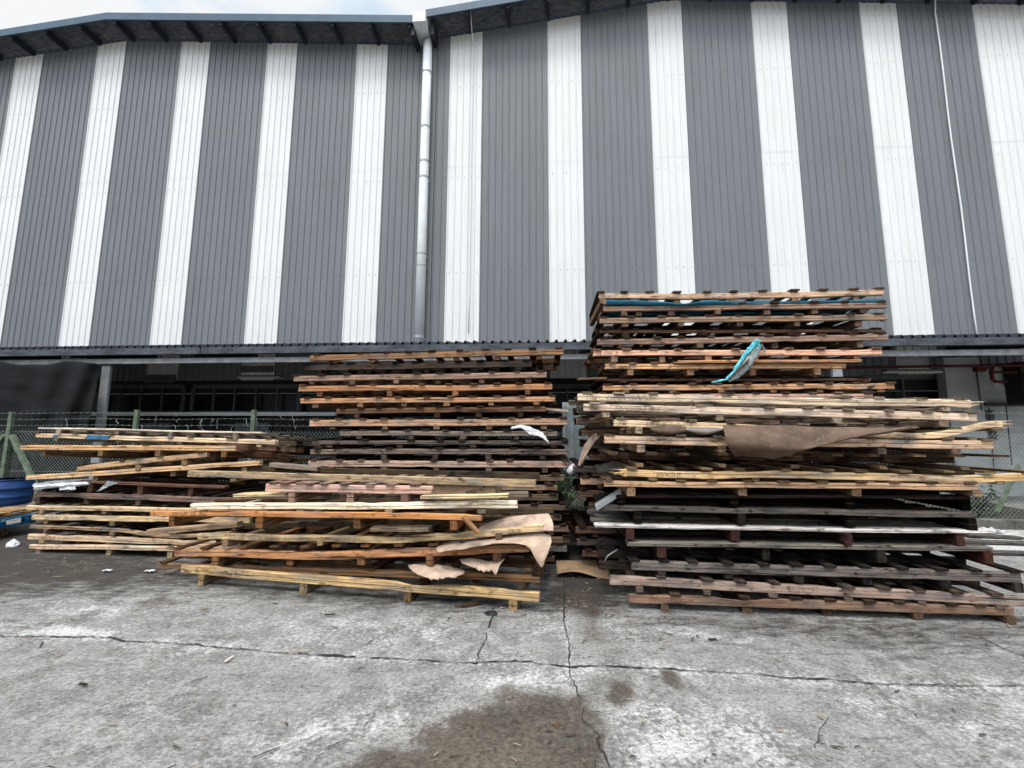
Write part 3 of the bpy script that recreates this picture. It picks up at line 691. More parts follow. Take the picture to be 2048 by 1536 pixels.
def desat(c, k=.17):
    l = .3 * c[0] + .55 * c[1] + .15 * c[2]
    return ((c[0] + (l - c[0]) * k) * 1.02, (c[1] + (l - c[1]) * k) * .945, (c[2] + (l - c[2]) * k) * .90, 1)
ALLP = []
ORD = ['topmost', 'second', 'third', 'fourth', 'fifth', 'sixth', 'seventh', 'eighth', 'ninth', 'tenth', 'eleventh', 'twelfth', 'thirteenth', 'fourteenth', 'fifteenth', 'sixteenth', 'seventeenth', 'eighteenth', 'nineteenth', 'twentieth', 'twenty-first', 'twenty-second', 'twenty-third', 'twenty-fourth']
def stack(rows, D, k, label_fmt, group, depth=1.05, hid=0):
    """rows from the top down; each row: uL,vL,uR,vR,hpx,colour(sRGB), options"""
    info = []
    for r in rows:
        uL, vL, uR, vR, hp, colr = r[:6]; o = r[6] if len(r) > 6 else {}
        off = o.get('off', 0.0); A = pl(uL, vL, D + off, k); B = pl(uR, vR, D + off, k)
        kk = o.get('yaw', 0.0)
        if kk: B = pl(uR, vR, D + off + kk, k)
        info.append((A, B, r, o))
    for i, (A, B, r, o) in enumerate(info):
        seed = len(ALLP) * 13 + 5; rg = random.Random(seed)
        hp, colr = r[4], r[5]; zd = (A.y + B.y) / 2
        X = (B - A).normalized(); L = (B - A).length
        Yd = Vector((-X.y, X.x, 0)).normalized(); tb = math.radians(o.get('tilt', rg.uniform(-.8, .6)))
        Y = (Yd * math.cos(tb) - Vector((0, 0, 1)) * math.sin(tb)); Z = X.cross(Y).normalized(); Y = Z.cross(X).normalized()
        h = hp * zd / F; tS = o.get('ts', .02); bw = o.get('bw', rg.uniform(.042, .055)); dep = o.get('depth', depth)
        base = A + X * (L / 2) - Z * (h + .07)
        fr = Matrix((X, Y, Z)).transposed().to_4x4(); fr.translation = base
        e = bpy.data.objects.new('wooden_pallet', None); e.empty_display_size = .2; COL.objects.link(e); e.matrix_world = fr
        tag(e, o.get('label') or label_fmt % (o.get('look', 'brown'), ORD[i]), 'pallet', group); ALLP.append(e)
        def put(me, name, lx, ly, lz, rot=0.0, sc=(1, 1, 1), tint=None, mt=None):
            ob = bpy.data.objects.new(name, me); COL.objects.link(ob); ob.parent = e
            ob.matrix_local = Matrix.Translation((lx, ly, lz)) @ Matrix.Rotation(rot, 4, 'Z') @ Matrix.Diagonal((*sc, 1))
            ob.color = tint
            if o.get('old'): ob.material_slots[0].link = 'OBJECT'; ob.material_slots[0].material = WOODOLD
            return ob
        T = desat(lin(colr, o.get('gain', .9) * 1.06)); top = h + .07     # z of the board tops above the base
        sag = o.get('sag', 0) * zd / F
        def upos(u):                                          # where along the front board a pixel column falls
            lo, hi = -.6, 1.6
            for _ in range(30):
                md = (lo + hi) / 2
                if proj(A + X * L * md)[0] < u: lo = md
                else: hi = md
            return (lo + hi) / 2
        pcs = o.get('pieces') or [(r[0], r[2], 0, 0)]
        for (ua, ub, dva, dvb) in pcs:
            ta, tb_ = upos(ua), upos(ub); Lp = (tb_ - ta) * L
            cr = o.get('crown'); crf = None
            if cr:
                def crf(t, cr=cr, a=ta, b=tb_):
                    g = (a + (b - a) * t); v = 0
                    for (x0, y0), (x1, y1) in zip(cr[:-1], cr[1:]):
                        if x0 <= g <= x1 + 1e-6: q = (g - x0) / (x1 - x0); q = q * q * (3 - 2 * q); v = y0 + (y1 - y0) * q
                    return -v * zd / F
            me = beam_mesh('front_board', Lp, h, bw, seed + int(ua), sag, 44, o.get('rough', .0045), o.get('fray', 0), crown=crf)
            ang = (dvb - dva) * zd / F / max(Lp, .1)
            fbd = put(me, 'front_board', -L / 2 + (ta + tb_) / 2 * L, bw / 2, top - h / 2 - (dva + dvb) / 2 * zd / F, 0, (1, 1, 1), tintvar(T, rg, .04))
            if ang: fbd.matrix_local = fbd.matrix_local @ Matrix.Rotation(ang, 4, 'Y')
            for (uw, txt, sz) in o.get('text', []):
                if not (ua <= uw <= ub): continue
                tw = upos(uw); xl = (tw - (ta + tb_) / 2) * L
                for word in txt.split():
                    w_ = writing(word, sz, seed, -bw / 2 - .006); t2 = (xl + Lp / 2) / Lp
                    dz = -sag * math.sin(math.pi * t2) + (crf(t2) if crf else 0) - sz * .5
                    w_.v = [x + Vector((xl, 0, dz)) for x in w_.v]
                    w_.build('handwriting', INK, fbd); xl += sz * (.55 * len(word) + .9)
            if o.get('paint'):
                for (pu0, pu1) in o['paint']:
                    x0_, x1_ = (upos(pu0) - (ta + tb_) / 2) * L, (upos(pu1) - (ta + tb_) / 2) * L
                    pm = MB(); pm.add([(x0_, -bw / 2 - .0065, -h * .42), (x1_, -bw / 2 - .0065, -h * .42), (x1_ + .03, -bw / 2 - .0065, h * .40), (x0_ + .03, -bw / 2 - .0065, h * .44)], [(0, 1, 2, 3)]); pm.build('paint_mark', BLUEPAINT, fbd)
        nb = o.get('nb', 3)
        for j in range(1, nb):
            yy = dep * j / (nb - 1) - (bw if j == nb - 1 else 0)
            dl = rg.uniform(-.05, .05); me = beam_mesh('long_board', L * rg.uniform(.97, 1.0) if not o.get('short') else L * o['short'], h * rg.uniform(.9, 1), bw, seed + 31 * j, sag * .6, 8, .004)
            put(me, 'long_board', dl + o.get('bdx', 0), yy + bw / 2, top - h / 2 - rg.uniform(0, .004), rg.uniform(-.006, .006), (1, 1, 1), tintvar(tuple(x * o.get('back', .20) for x in T[:3]), rg, .2))  # inner boards tinted dark to deepen the shade between layers
        ns = o.get('ns', 11); us = o.get('slats')
        xsl = [(upos(u) - .5) * L for u in us] if us else [-L / 2 + .06 + (L - .12) * j / (ns - 1) + rg.uniform(-.03, .03) for j in range(ns)] if ns > 1 else []
        st = tuple(x * o.get('slatgain', .55) * .45 for x in T[:3])  # slat tint: darker wood, lowered further for shade in the gaps
        for xx in xsl:
            if not us and rg.random() < .07: continue
            yo = rg.uniform(-.012, .01)
            zc_ = (-sag * math.sin(math.pi * min(1, max(0, xx / L + .5))))
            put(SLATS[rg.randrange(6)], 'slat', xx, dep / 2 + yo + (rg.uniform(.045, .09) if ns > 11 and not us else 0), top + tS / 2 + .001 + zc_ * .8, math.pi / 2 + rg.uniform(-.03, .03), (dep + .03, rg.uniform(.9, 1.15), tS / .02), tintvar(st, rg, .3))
        # bearers reach down to whatever lies beneath
        ub = o.get('bear') or [r[0] + (r[2] - r[0]) * q for q in (.07, .29, .5, .71, .93)]
        if i + 1 < len(info): A2, B2, o2 = info[i + 1][0], info[i + 1][1], info[i + 1][3]
        else: A2 = None
        for q, u in enumerate(ub):
            t = upos(u); pw = A + X * L * t
            zbot = (pw - Z * h).z - sag * math.sin(math.pi * min(1, max(0, t)))
            if A2 is not None:
                tt = (pw.x - A2.x) / (B2.x - A2.x); zn = A2.z + (B2.z - A2.z) * tt + (.022 if o2.get('ns', 11) > 1 or o2.get('slats') else 0)
                bh = min(.10, max(.03, zbot - zn - .001))
            else: bh = min(.14, max(.03, zbot - .003))
            if 'bh' in o: bh = o['bh']
            bk = rg.uniform(.24, .55) * o.get('bk', 1)  # bearer tint varies at random, dimmed to paint shade into the gaps
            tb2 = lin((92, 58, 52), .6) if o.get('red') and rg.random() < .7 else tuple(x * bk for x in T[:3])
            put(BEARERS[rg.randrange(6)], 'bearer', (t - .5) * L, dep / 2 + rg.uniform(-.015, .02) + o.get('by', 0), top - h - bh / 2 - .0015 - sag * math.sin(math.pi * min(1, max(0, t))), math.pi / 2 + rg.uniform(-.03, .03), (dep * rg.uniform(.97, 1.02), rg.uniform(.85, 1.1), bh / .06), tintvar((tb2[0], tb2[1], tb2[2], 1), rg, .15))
    return info

TAN = (214, 176, 142); ORG = (214, 156, 104); GRB = (168, 138, 116); DKB = (120, 92, 76); CRM = (236, 214, 184); GRY = (116, 110, 105); PNK = (216, 172, 152); DGR = (96, 88, 84); BRN = (160, 118, 84)
GRP = 'wooden pallets stacked in the yard'
# --- tall stack at the back on the right
RR = [
 (1197.6, 586, 1767.8, 578, 11.5, TAN, dict(look='tan', sag=4, slats=[1203, 1246, 1301, 1354, 1414, 1467, 1527, 1587, 1648, 1711, 1761], bear=[1204, 1356, 1470, 1590, 1714], slatgain=.45)),
 (1207, 612, 1774, 605, 11, GRB, dict(look='brown', bear=[1249, 1280, 1341, 1436, 1533, 1631, 1729], ns=9)),
 (1200, 636, 1771, 629, 11, GRB, dict(look='greyish, right end frayed,', fray=2, bear=[1249, 1362, 1480, 1596, 1719])),
 (1201, 660, 1769, 659, 6, DKB, dict(look='thin dark brown', off=.08, bear=[1250, 1401, 1576, 1686], by=-.1)),
 (1195, 679, 1775, 668, 11.5, GRB, dict(look='grey-brown', bear=[1245, 1401, 1552, 1719])),
 (1187, 701, 1763, 698.5, 11, (236, 186, 146), dict(look='bright orange-tan', slatgain=.75, bear=[1226, 1327, 1419, 1512, 1615, 1716], text=[(1192, '116 1/520  20', .035)])),
 (1211, 728, 1692, 726.5, 10.5, (230, 178, 128), dict(look='short bright orange', slatgain=.8, bear=[1261, 1382, 1506, 1634], text=[(1220, '32mm  228x20x5', .03)])),
 (1192, 757, 1742, 757, 5, DKB, dict(look='thin dark', off=.12, bear=[1240, 1386, 1552, 1712], by=-.16)),
 (1206, 770, 1789, 767, 11, (214, 166, 116), dict(look='mottled orange', old=1, bear=[1250, 1345, 1442, 1545, 1639, 1760])),
 (1190, 788, 1745, 787, 13, PNK, dict(look='pinkish', bear=[1240, 1360, 1480, 1600, 1715])),
]
v = 811.0
for j in range(13):
    if v > 1118: break
    RR.append((1150 + (j % 5) * 8 + random.uniform(-6, 6), v, 1735, v + 1.5, 12.5, random.choice([GRB, DKB, BRN, TAN, DGR]) if j < 7 else random.choice([DKB, DGR]), dict(look='weathered half hidden', ns=9)))
    v += 24.3
stack(RR, 4.78, KW, '%s pallet, %s from the top of the tall rear right stack', GRP, 1.0)
# --- front stack on the right
RF = [
 (1156, 787, 1941, 801, 14.5, CRM, dict(look='cream', gain=.8, bear=[1203, 1420, 1655, 1890], text=[(1172, '178m', .045), (1214, '228/6/1/20x1/9x2', .045)], slatgain=.8, bdx=-.03, fray=2, rough=.008)),
 (1168, 808, 1952, 827, 15, CRM, dict(look='pale cream', gain=.82, bear=[1215, 1436, 1675, 1890], text=[(1178, '32mm', .035), (1230, '228/6/1/20x8.98-1', .042)], slatgain=.8, bdx=-.07)),
 (1228, 839, 2006, 862, 13, (226, 200, 162), dict(look='sagging cream', bear=[1278, 1500, 1730, 1952], crown=[(0, 0), (.25, 1), (.72, 8), (.82, 6), (1, -19)], fray=2, text=[(1236, '35mm', .035), (1292, '228/6x20 2x25x5 7', .04)], bdx=-.12)),
 (1210, 872, 1986, 881, 16, (212, 178, 148), dict(look='pinkish tan', old=1, bear=[1280, 1440, 1764, 1910], text=[(1292, '228x20x52x25', .035)], rough=.008)),
 (1211, 909, 2011, 915, 17, (196, 158, 120), dict(look='brown with broken front board', old=1, pieces=[(1211, 1450, 0, 1), (1603, 2011, -1, 0)], fray=0, bear=[1280, 1445, 1592, 1764, 1930], text=[(1290, '228/1x20x25', .035)])),
 (1247, 939, 2075, 947, 14, (222, 184, 132), dict(look='splintered yellow', fray=1, crown=[(0, 0), (.2, 4), (.35, -1), (.6, 2), (.83, 6), (1, 0)], bear=[1302, 1510, 1744, 1995], text=[(1312, '228/6x20x25', .035)], rough=.007)),
 (1209, 963, 1957, 968, 11, (206, 164, 124), dict(look='thin orange-tan', bear=[1261, 1486, 1716, 1955], rough=.006)),
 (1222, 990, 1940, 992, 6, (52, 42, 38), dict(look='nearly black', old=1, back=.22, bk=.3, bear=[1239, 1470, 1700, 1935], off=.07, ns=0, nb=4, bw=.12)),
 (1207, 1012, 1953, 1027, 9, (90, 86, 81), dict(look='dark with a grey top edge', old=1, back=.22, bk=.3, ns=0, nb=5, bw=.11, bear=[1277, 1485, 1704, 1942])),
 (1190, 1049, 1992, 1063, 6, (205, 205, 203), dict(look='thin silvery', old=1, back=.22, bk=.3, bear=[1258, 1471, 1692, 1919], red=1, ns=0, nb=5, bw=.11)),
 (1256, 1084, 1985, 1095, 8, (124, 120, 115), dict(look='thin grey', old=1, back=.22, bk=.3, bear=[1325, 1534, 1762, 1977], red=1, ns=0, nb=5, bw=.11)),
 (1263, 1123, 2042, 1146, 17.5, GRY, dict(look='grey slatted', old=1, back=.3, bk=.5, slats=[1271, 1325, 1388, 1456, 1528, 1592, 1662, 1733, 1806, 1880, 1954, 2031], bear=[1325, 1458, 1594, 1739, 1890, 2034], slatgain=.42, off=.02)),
 (1221, 1153, 2085, 1196, 16, (160, 140, 125), dict(look='cracked pale', old=1, slats=[1320, 1412, 1478, 1548, 1695, 1770, 1840, 1912, 1990], bear=[1278, 1411, 1547, 1694, 1844, 1995], slatgain=.5)),
 (1258, 1189, 2026, 1215, 15.5, (138, 112, 88), dict(look='lowest brown', bear=[1330, 1492, 1658, 1835, 2014], slats=[1350, 1490, 1590, 1660, 1740, 1800, 1900, 1960])),
]
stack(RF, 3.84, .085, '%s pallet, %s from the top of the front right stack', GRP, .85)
# --- tall middle stack
MS = [
 (620.5, 711, 1126, 697, 12, BRN, dict(look='orange-brown', tilt=2.0, bear=[672, 746, 910, 996, 1080], slatgain=.5, gain=.85)),
 (610, 730, 1063, 722, 11.5, (74, 66, 60), dict(look='blackened', old=1, bear=[640, 735, 850, 950, 1040])),
 (588, 752, 1093, 744, 11, GRB, dict(look='grey-tan', bear=[622, 705, 793, 875, 961, 1056])),
 (598, 772, 1103.5, 768, 11, (200, 142, 90), dict(look='orange', bear=[640, 778, 911, 1055], gain=.85)),
 (601, 797, 1110, 793, 10, (206, 156, 108), dict(look='light orange', bear=[630, 722, 807, 893, 981, 1072])),
 (673, 818, 1090, 813, 10, (120, 88, 62), dict(look='short dark brown', bear=[716, 873, 958, 1041])),
 (619, 840, 1135, 837, 13, (196, 158, 120), dict(look='tan', bear=[664, 769, 872, 978, 1087])),
 (680, 862, 1114, 862, 9.5, (140, 130, 122), dict(look='short grey', bear=[717, 820, 925, 1032])),
 (624, 881, 1136, 882, 7, (112, 100, 90), dict(look='thin dark grey', old=1, bear=[657, 799, 947, 1105])),
 (620, 898.5, 1137, 898.5, 10, (134, 118, 104), dict(look='grey-brown', old=1, bear=[664, 767, 872, 978, 1085])),
 (617.5, 922, 1138, 922.5, 12, (196, 166, 144), dict(look='pinkish tan', bear=[663, 767, 873, 979, 1088])),
 (622, 948, 1128, 949, 12, (128, 106, 88), dict(look='brown, half hidden,', old=1)),
 (610, 969, 1114, 970, 10, (150, 124, 96), dict(look='dull tan, half hidden,')),
 (624, 988, 1116, 989, 12, (110, 92, 80), dict(look='dark, half hidden,', old=1)),
 (620, 1009, 1130, 1010, 10, (116, 98, 86), dict(look='dull brown, half hidden,')),
 (620, 1030, 1123, 1031, 10, (112, 94, 80), dict(look='grey, half hidden,', old=1)),
 (620, 1051, 1136, 1052, 11, (132, 112, 94), dict(look='worn tan, half hidden,')),
 (620, 1073, 1139, 1074, 11, (118, 98, 82), dict(look='shaded brown, half hidden,')),
 (620, 1090, 1133, 1091, 11, (136, 128, 120), dict(look='pale grey, half hidden,', old=1)),
 (620, 1111, 1109, 1113, 11, (106, 88, 72), dict(look='lowest brown, half hidden,')),
]
stack(MS, 5.0, KW, '%s pallet, %s from the top of the tall middle stack', GRP)
# --- pile at the left
LS = [
 (76.6, 854.5, 522, 863.5, 3, (226, 212, 190), dict(look='cream thin-boarded', ns=0, bw=.09, nb=5, tilt=4.2, bear=[118, 232, 345, 472], bh=.085)),
 (73.4, 866, 551, 880, 9, (232, 206, 160), dict(look='cream blue-painted', paint=[(107, 115), (172, 219)], tilt=3.2, bear=[115, 235, 360, 520], ns=7)),
 (325, 881, 592, 893, 11, DKB, dict(look='dark brown half-length', tilt=4.0, bear=[350, 440, 505, 570], ns=5, nb=4, off=.35)),
 (41, 890, 472, 891, 10, (222, 172, 108), dict(look='orange', tilt=5.0, bear=[88, 205, 320, 450], bh=.075, ns=6, gain=.85)),
 (157, 931, 413, 904, 10, (192, 156, 112), dict(look='short tilted tan splintered', fray=1, tilt=3.0, nb=3, depth=.8, bear=[185, 278, 370], bh=.07, ns=4)),
 (52, 951, 519.5, 921, 9.5, (232, 190, 132), dict(look='light orange sloping', tilt=1.0, bear=[188, 344, 483], bh=.06, ns=0, nb=3, gain=.85)),
 (150, 961, 449, 973, 5, (120, 84, 66), dict(look='thin reddish', ns=0, nb=4, bear=[181, 281, 379], bh=.1, bw=.08)),
 (69, 984, 500, 997, 10.5, (134, 112, 98), dict(look='grey-brown', old=1, ns=14, nb=4, bear=[75, 170, 277, 400], rough=.008)),
 (53, 1011, 480, 1018, 8.5, (228, 198, 150), dict(look='cream upper', bear=[87, 208, 330, 450], ns=15, nb=4, slatgain=.4)),
 (63.4, 1030, 500, 1036, 10, (222, 190, 140), dict(look='cream written-on', bear=[90, 225, 350, 470], ns=15, nb=4, slatgain=.4, text=[(90, '228/20x25x1 228', .04)])),
 (60, 1051, 470, 1064, 6, (176, 148, 112), dict(look='sunken thin', old=1, crown=[(0, 0), (.4, 1), (.7, 9), (1, 0)], ns=12, nb=4, bear=[95, 225, 345, 440])),
 (56, 1068, 480, 1085, 10.5, (228, 200, 154), dict(look='cream lower', bear=[85, 215, 345, 450], ns=15, nb=4, slatgain=.4, text=[(80, '228/6x20x25 2', .04)])),
 (57.5, 1089, 480, 1094, 8.5, (232, 206, 162), dict(look='lowest cream', bear=[78, 213, 340, 450], ns=15, nb=4, slatgain=.4, text=[(85, '228/1x20 1x6', .035)])),
]
stack(LS, 4.64, .123, '%s pallet, %s from the top of the collapsed left pile', GRP, 1.15)
# --- low pile in front
CS = [
 (375, 941, 1070, 960, 13.5, (176, 152, 116), dict(look='mottled old', old=1, ns=0, rough=.01, bear=[470, 640, 800, 960], nb=2, depth=.7)),
 (531, 968, 863, 973, 15, PNK, dict(look='short pinkish', ns=0, bear=[582, 700, 812], nb=3, off=-.12, slats=[545, 570, 598, 620, 650, 690, 740, 780, 830], slatgain=.9, depth=.8)),
 (381, 1008, 1033, 1004, 12, (250, 238, 206), dict(look='cream bright', gain=.92, off=-.14, rough=.008, bear=[420, 600, 780, 960], ns=0, nb=2, depth=.7)),
 (301, 1022, 962, 1030, 10.5, (206, 138, 70), dict(look='orange', gain=.85, off=-.2, ns=0, nb=2, depth=.75, sag=-2, text=[(345, '228/1x20  228 20x6', .04), (525, '12', .04)], bear=[343, 521, 711, 909])),
 (395, 1067, 1086, 1050, 12, (206, 178, 136), dict(look='sagging written-on', crown=[(0, 0), (.35, 8), (.6, 15), (.75, 11), (1, 0)], text=[(404, '10mm', .035), (458, '228/682 20/98/6/6pcs 1', .05), (1015, '228x20', .035)], bear=[452, 640, 800, 1000], ns=0, nb=3, off=-.1)),
 (349, 1099, 1057, 1088, 14.5, (196, 140, 88), dict(look='orange slatted', off=-.08, crown=[(0, 0), (.5, 9), (.8, 4), (1, 0)], slats=[356, 412, 484, 549, 612, 674, 731, 799, 866, 930, 990, 1040], bear=[432, 580, 720, 860, 993], slatgain=.75)),
 (315, 1126, 1079, 1152, 11, (160, 118, 76), dict(look='shaded brown', off=.03, bear=[365, 546, 733, 949], red=1, ns=6)),
 (362, 1131, 1078.5, 1186, 16, (212, 176, 120), dict(look='lowest yellowish', off=-.13, bear=[404, 609, 816, 1029], rough=.007, text=[(366, '96mm', .03), (392, 'N', .06), (414, '228/228/20x6.Bcs', .045)], ns=0, nb=3, depth=.9)),
]
stack(CS, 3.86, .178, '%s pallet, %s from the top of the low front pile', GRP, .95)

# ------------------------------------------------------------------ loose sheets and litter
def loft(name, rows, M, label, cat, nu=16, nv=6, jag=0.0, crump=0.0, thick=.0035, seed=1, group=None, k=KW):
    """rows: list of polylines of (u, v, D); smooth surface through them"""
    R = []
    for row in rows: R.append([pl(u, v, D, k) for u, v, D in row])
    def cr(P, t):
        n = len(P) - 1; x = t * n; i = min(int(x), n - 1); f = x - i
        p0, p1, p2, p3 = P[max(i - 1, 0)], P[i], P[i + 1], P[min(i + 2, n)]
        return .5 * ((2 * p1) + (p2 - p0) * f + (2 * p0 - 5 * p1 + 4 * p2 - p3) * f * f + (3 * p1 - p0 - 3 * p2 + p3) * f ** 3)
    def f(s, t):
        p = cr([cr(r, s) for r in R], t)
        if jag and t > .99: p = p + Vector((0, 0, jag * (1.2 * noise.noise(Vector((s * 6, seed, 0))) + .6 * noise.noise(Vector((s * 17, seed, 2))) + .35 * noise.noise(Vector((s * 47, seed, 3))))))
        if crump: p = p + Vector((noise.noise(Vector((s * 9, t * 9, seed))), noise.noise(Vector((s * 9, t * 9, seed + 5))), noise.noise(Vector((s * 9, t * 9, seed + 9))))) * crump
        return p
    o = grid_mesh(name, f, nu, nv, M, f(.5, .5), True, None, thick); return tag(o, label, cat, group)
dR = 3.84 - .07; kR = .085
loft('hardboard_sheet', [[(1446, 852, dR + .03), (1540, 850, dR + .02), (1640, 854, dR + .02), (1760, 855, dR + .03), (1838, 853, dR + .06)],
 [(1449, 868, dR - .03), (1540, 872, dR - .10), (1630, 872, dR - .06), (1730, 866, dR - .02), (1835, 855, dR + .03)],
 [(1455, 892, dR - .03), (1545, 898, dR - .13), (1615, 894, dR - .11), (1710, 876, dR - .05), (1830, 857, dR)],
 [(1470, 914, dR + .10), (1560, 914, dR - .02), (1622, 897, dR - .10), (1710, 873, dR - .07), (1826, 855, dR - .02)]], CARD, 'large curled brown hardboard sheet hanging from the front right stack', 'hardboard', 90, 14, .016, k=kR, crump=.008)
loft('hardboard_sheet', [[(1295, 851, dR + .09), (1335, 852, dR + .06), (1385, 853, dR + .09)], [(1308, 864, dR + .06), (1340, 868, dR + .03), (1385, 862, dR + .09)], [(1316, 868, dR + .4), (1345, 870, dR + .4), (1385, 866, dR + .4)]], CARD, 'small brown hardboard curl sagging left of the large hardboard sheet', 'hardboard', 20, 8, k=kR)
loft('hardboard_sheet', [[(1366, 854, dR + .09), (1410, 855, dR + .06), (1450, 855, dR + .09)], [(1375, 862, dR + .06), (1412, 868, dR + .03), (1450, 860, dR + .09)], [(1385, 868, dR + .4), (1415, 870, dR + .4), (1450, 864, dR + .4)]], simple('grey_hardboard', (.22, .19, .17, 1), .8), 'greyish hardboard curl tucked beside the large hardboard sheet', 'hardboard', 20, 8, k=kR)
# teal tarp between the two top pallets of the rear stack
dT = 4.78
loft('tarp', [[(1212, 610, dT - .01), (1300, 610, dT - .01), (1360, 612, dT - .02), (1420, 610, dT - .01), (1520, 609, dT), (1640, 606, dT), (1770, 603, dT)],
 [(1214, 600, dT + .0), (1300, 602, dT), (1360, 607, dT), (1420, 602, dT), (1520, 604, dT + .03), (1640, 602, dT + .03), (1766, 599, dT + .05)],
 [(1213, 610, dT + .35), (1300, 613, dT + .35), (1360, 613, dT + .35), (1420, 612, dT + .35), (1520, 613, dT + .3), (1640, 611, dT + .3), (1750, 608, dT + .3)],
 [(1210, 626, dT + .9), (1300, 630, dT + .9), (1360, 630, dT + .9), (1420, 630, dT + .9), (1520, 630, dT + .9), (1640, 626, dT + .8), (1735, 622, dT + .8)]], TEAL, 'teal tarpaulin squeezed under the topmost pallet of the rear right stack', 'tarpaulin', 50, 14, crump=.012)
loft('tarp', [[(1215, 625, dT + .14), (1320, 626, dT + .14), (1440, 625, dT + .14), (1560, 624, dT + .16), (1700, 620, dT + .18)], [(1214, 633, dT + .25), (1320, 634, dT + .26), (1440, 634, dT + .26), (1560, 631, dT + .25), (1690, 627, dT + .25)], [(1213, 640, dT + .85), (1320, 641, dT + .85), (1440, 641, dT + .85), (1560, 640, dT + .8), (1680, 636, dT + .8)]], TEAL, 'lower teal tarpaulin layer between second and third pallets of rear right stack', 'tarpaulin', 40, 10, crump=.012)
# torn strap
ds = 4.78 - .10
sb = pl(1480, 720, ds)
ST = thing('torn_strap', sb, 'torn turquoise strap with grey webbing dangling from the rear right stack', 'strap')
def strap(name, L, R, M, crump=.004):
    def f(s, t):
        n = len(L) - 1; x = s * n; i = min(int(x), n - 1); q = x - i
        a = pl(*[L[i][j] + (L[i + 1][j] - L[i][j]) * q for j in range(2)], ds); b = pl(*[R[i][j] + (R[i + 1][j] - R[i][j]) * q for j in range(2)], ds - .01)
        p = a.lerp(b, t); p.y -= .006 * math.sin(t * 3.1) + crump * noise.noise(Vector((s * 20, t * 5, 3))); return p
    o = grid_mesh(name, f, 30, 5, M, sb, True, ST, .004)
strap('strap', [(1512, 677), (1500, 690), (1487, 706), (1476, 724), (1462, 746), (1450, 757), (1422, 764)], [(1522, 682), (1507, 697), (1493, 712), (1481, 728), (1466, 749), (1454, 761), (1424, 766)], TURQ, .03)
strap('webbing', [(1518, 686), (1507, 698), (1494, 712), (1481, 729), (1467, 749), (1456, 760)], [(1523, 694), (1515, 712), (1504, 731), (1491, 746), (1475, 758), (1458, 764)], STRAPGREY, .02)
strap('strap_tail', [(1516, 682), (1513, 694), (1511, 704)], [(1521, 690), (1520, 700), (1515, 708)], TURQ)
strap('strap_tail', [(1521, 688), (1526, 696), (1528, 707)], [(1524, 688), (1529, 697), (1530, 709)], STRAPGREY)
mb = MB()
for i in range(15):
    u = 1500 - i * 2.6; v = 722 + i * 2.4; a = pl(u, v - 6, ds - .035); b2 = pl(u - 5, v + 6, ds - .035); mb.bar(a, b2, .004, .006)
mb.build('fringe', INK, ST, sb)
# sheets on the low front pile
dC = 3.86 - .14; kC = .178
loft('hardboard_sheet', [[(960, 1050, dC + .3), (1010, 1036, dC + .25), (1050, 1030, dC + .2), (1098, 1027, dC + .15)], [(955, 1062, dC + .15), (1010, 1055, dC + .12), (1060, 1050, dC + .1), (1106, 1046, dC + .05)], [(950, 1072, dC + .1), (1010, 1066, dC + .06), (1060, 1062, dC + .05), (1107, 1062, dC + .02)]], PAPERB, 'pale hardboard sheet lying on the low front pile, upper right corner', 'hardboard', 24, 8, k=kC)
loft('hardboard_sheet', [[(873, 1092, dC + .12), (915, 1080, dC + .14), (970, 1073, dC + .16), (1030, 1066, dC + .14), (1052, 1063, dC + .12), (1075, 1063, dC + .1), (1101, 1070, dC + .08)],
 [(873, 1098, dC + .0), (915, 1091, dC + .02), (970, 1083, dC + .02), (1025, 1080, dC + .02), (1050, 1083, dC), (1078, 1090, dC), (1103, 1082, dC + .02)],
 [(876, 1104, dC - .04), (915, 1098, dC - .04), (970, 1089, dC - .04), (1028, 1086, dC - .05), (1055, 1090, dC - .07), (1075, 1118, dC - .06), (1098, 1100, dC - .02)],
 [(880, 1105, dC - .05), (915, 1099, dC - .06), (970, 1090, dC - .06), (1030, 1086, dC - .07), (1060, 1098, dC - .08), (1082, 1134, dC - .06), (1090, 1120, dC - .04)]], PAPERB, 'pale wavy hardboard sheet with a pointed drooping corner on low front pile', 'hardboard', 80, 12, .012, k=kC, crump=.006)
loft('hardboard_scrap', [[(816, 1129, dC + .1), (850, 1128, dC + .12), (890, 1130, dC + .12), (931, 1141, dC + .1)], [(822, 1139, dC), (855, 1142, dC - .02), (890, 1145, dC - .02), (928, 1147, dC)], [(838, 1151, dC - .08), (868, 1158, dC - .10), (885, 1158, dC - .10), (915, 1152, dC - .06)]], PAPERB, 'torn brown scrap hanging over the lowest pallet of the front pile, left', 'hardboard', 70, 8, .02, k=kC, seed=3, crump=.008)
loft('hardboard_scrap', [[(919, 1118, dC + .1), (945, 1116, dC + .1), (980, 1122, dC + .1), (1010, 1118, dC + .1)], [(925, 1126, dC), (950, 1128, dC), (978, 1130, dC), (1000, 1130, dC + .02)], [(950, 1136, dC - .06), (965, 1142, dC - .07), (980, 1142, dC - .07), (992, 1150, dC - .05)]], PAPERB, 'smaller torn brown scrap poking out right of the other scrap', 'hardboard', 70, 8, .02, k=kC, seed=5, crump=.008)
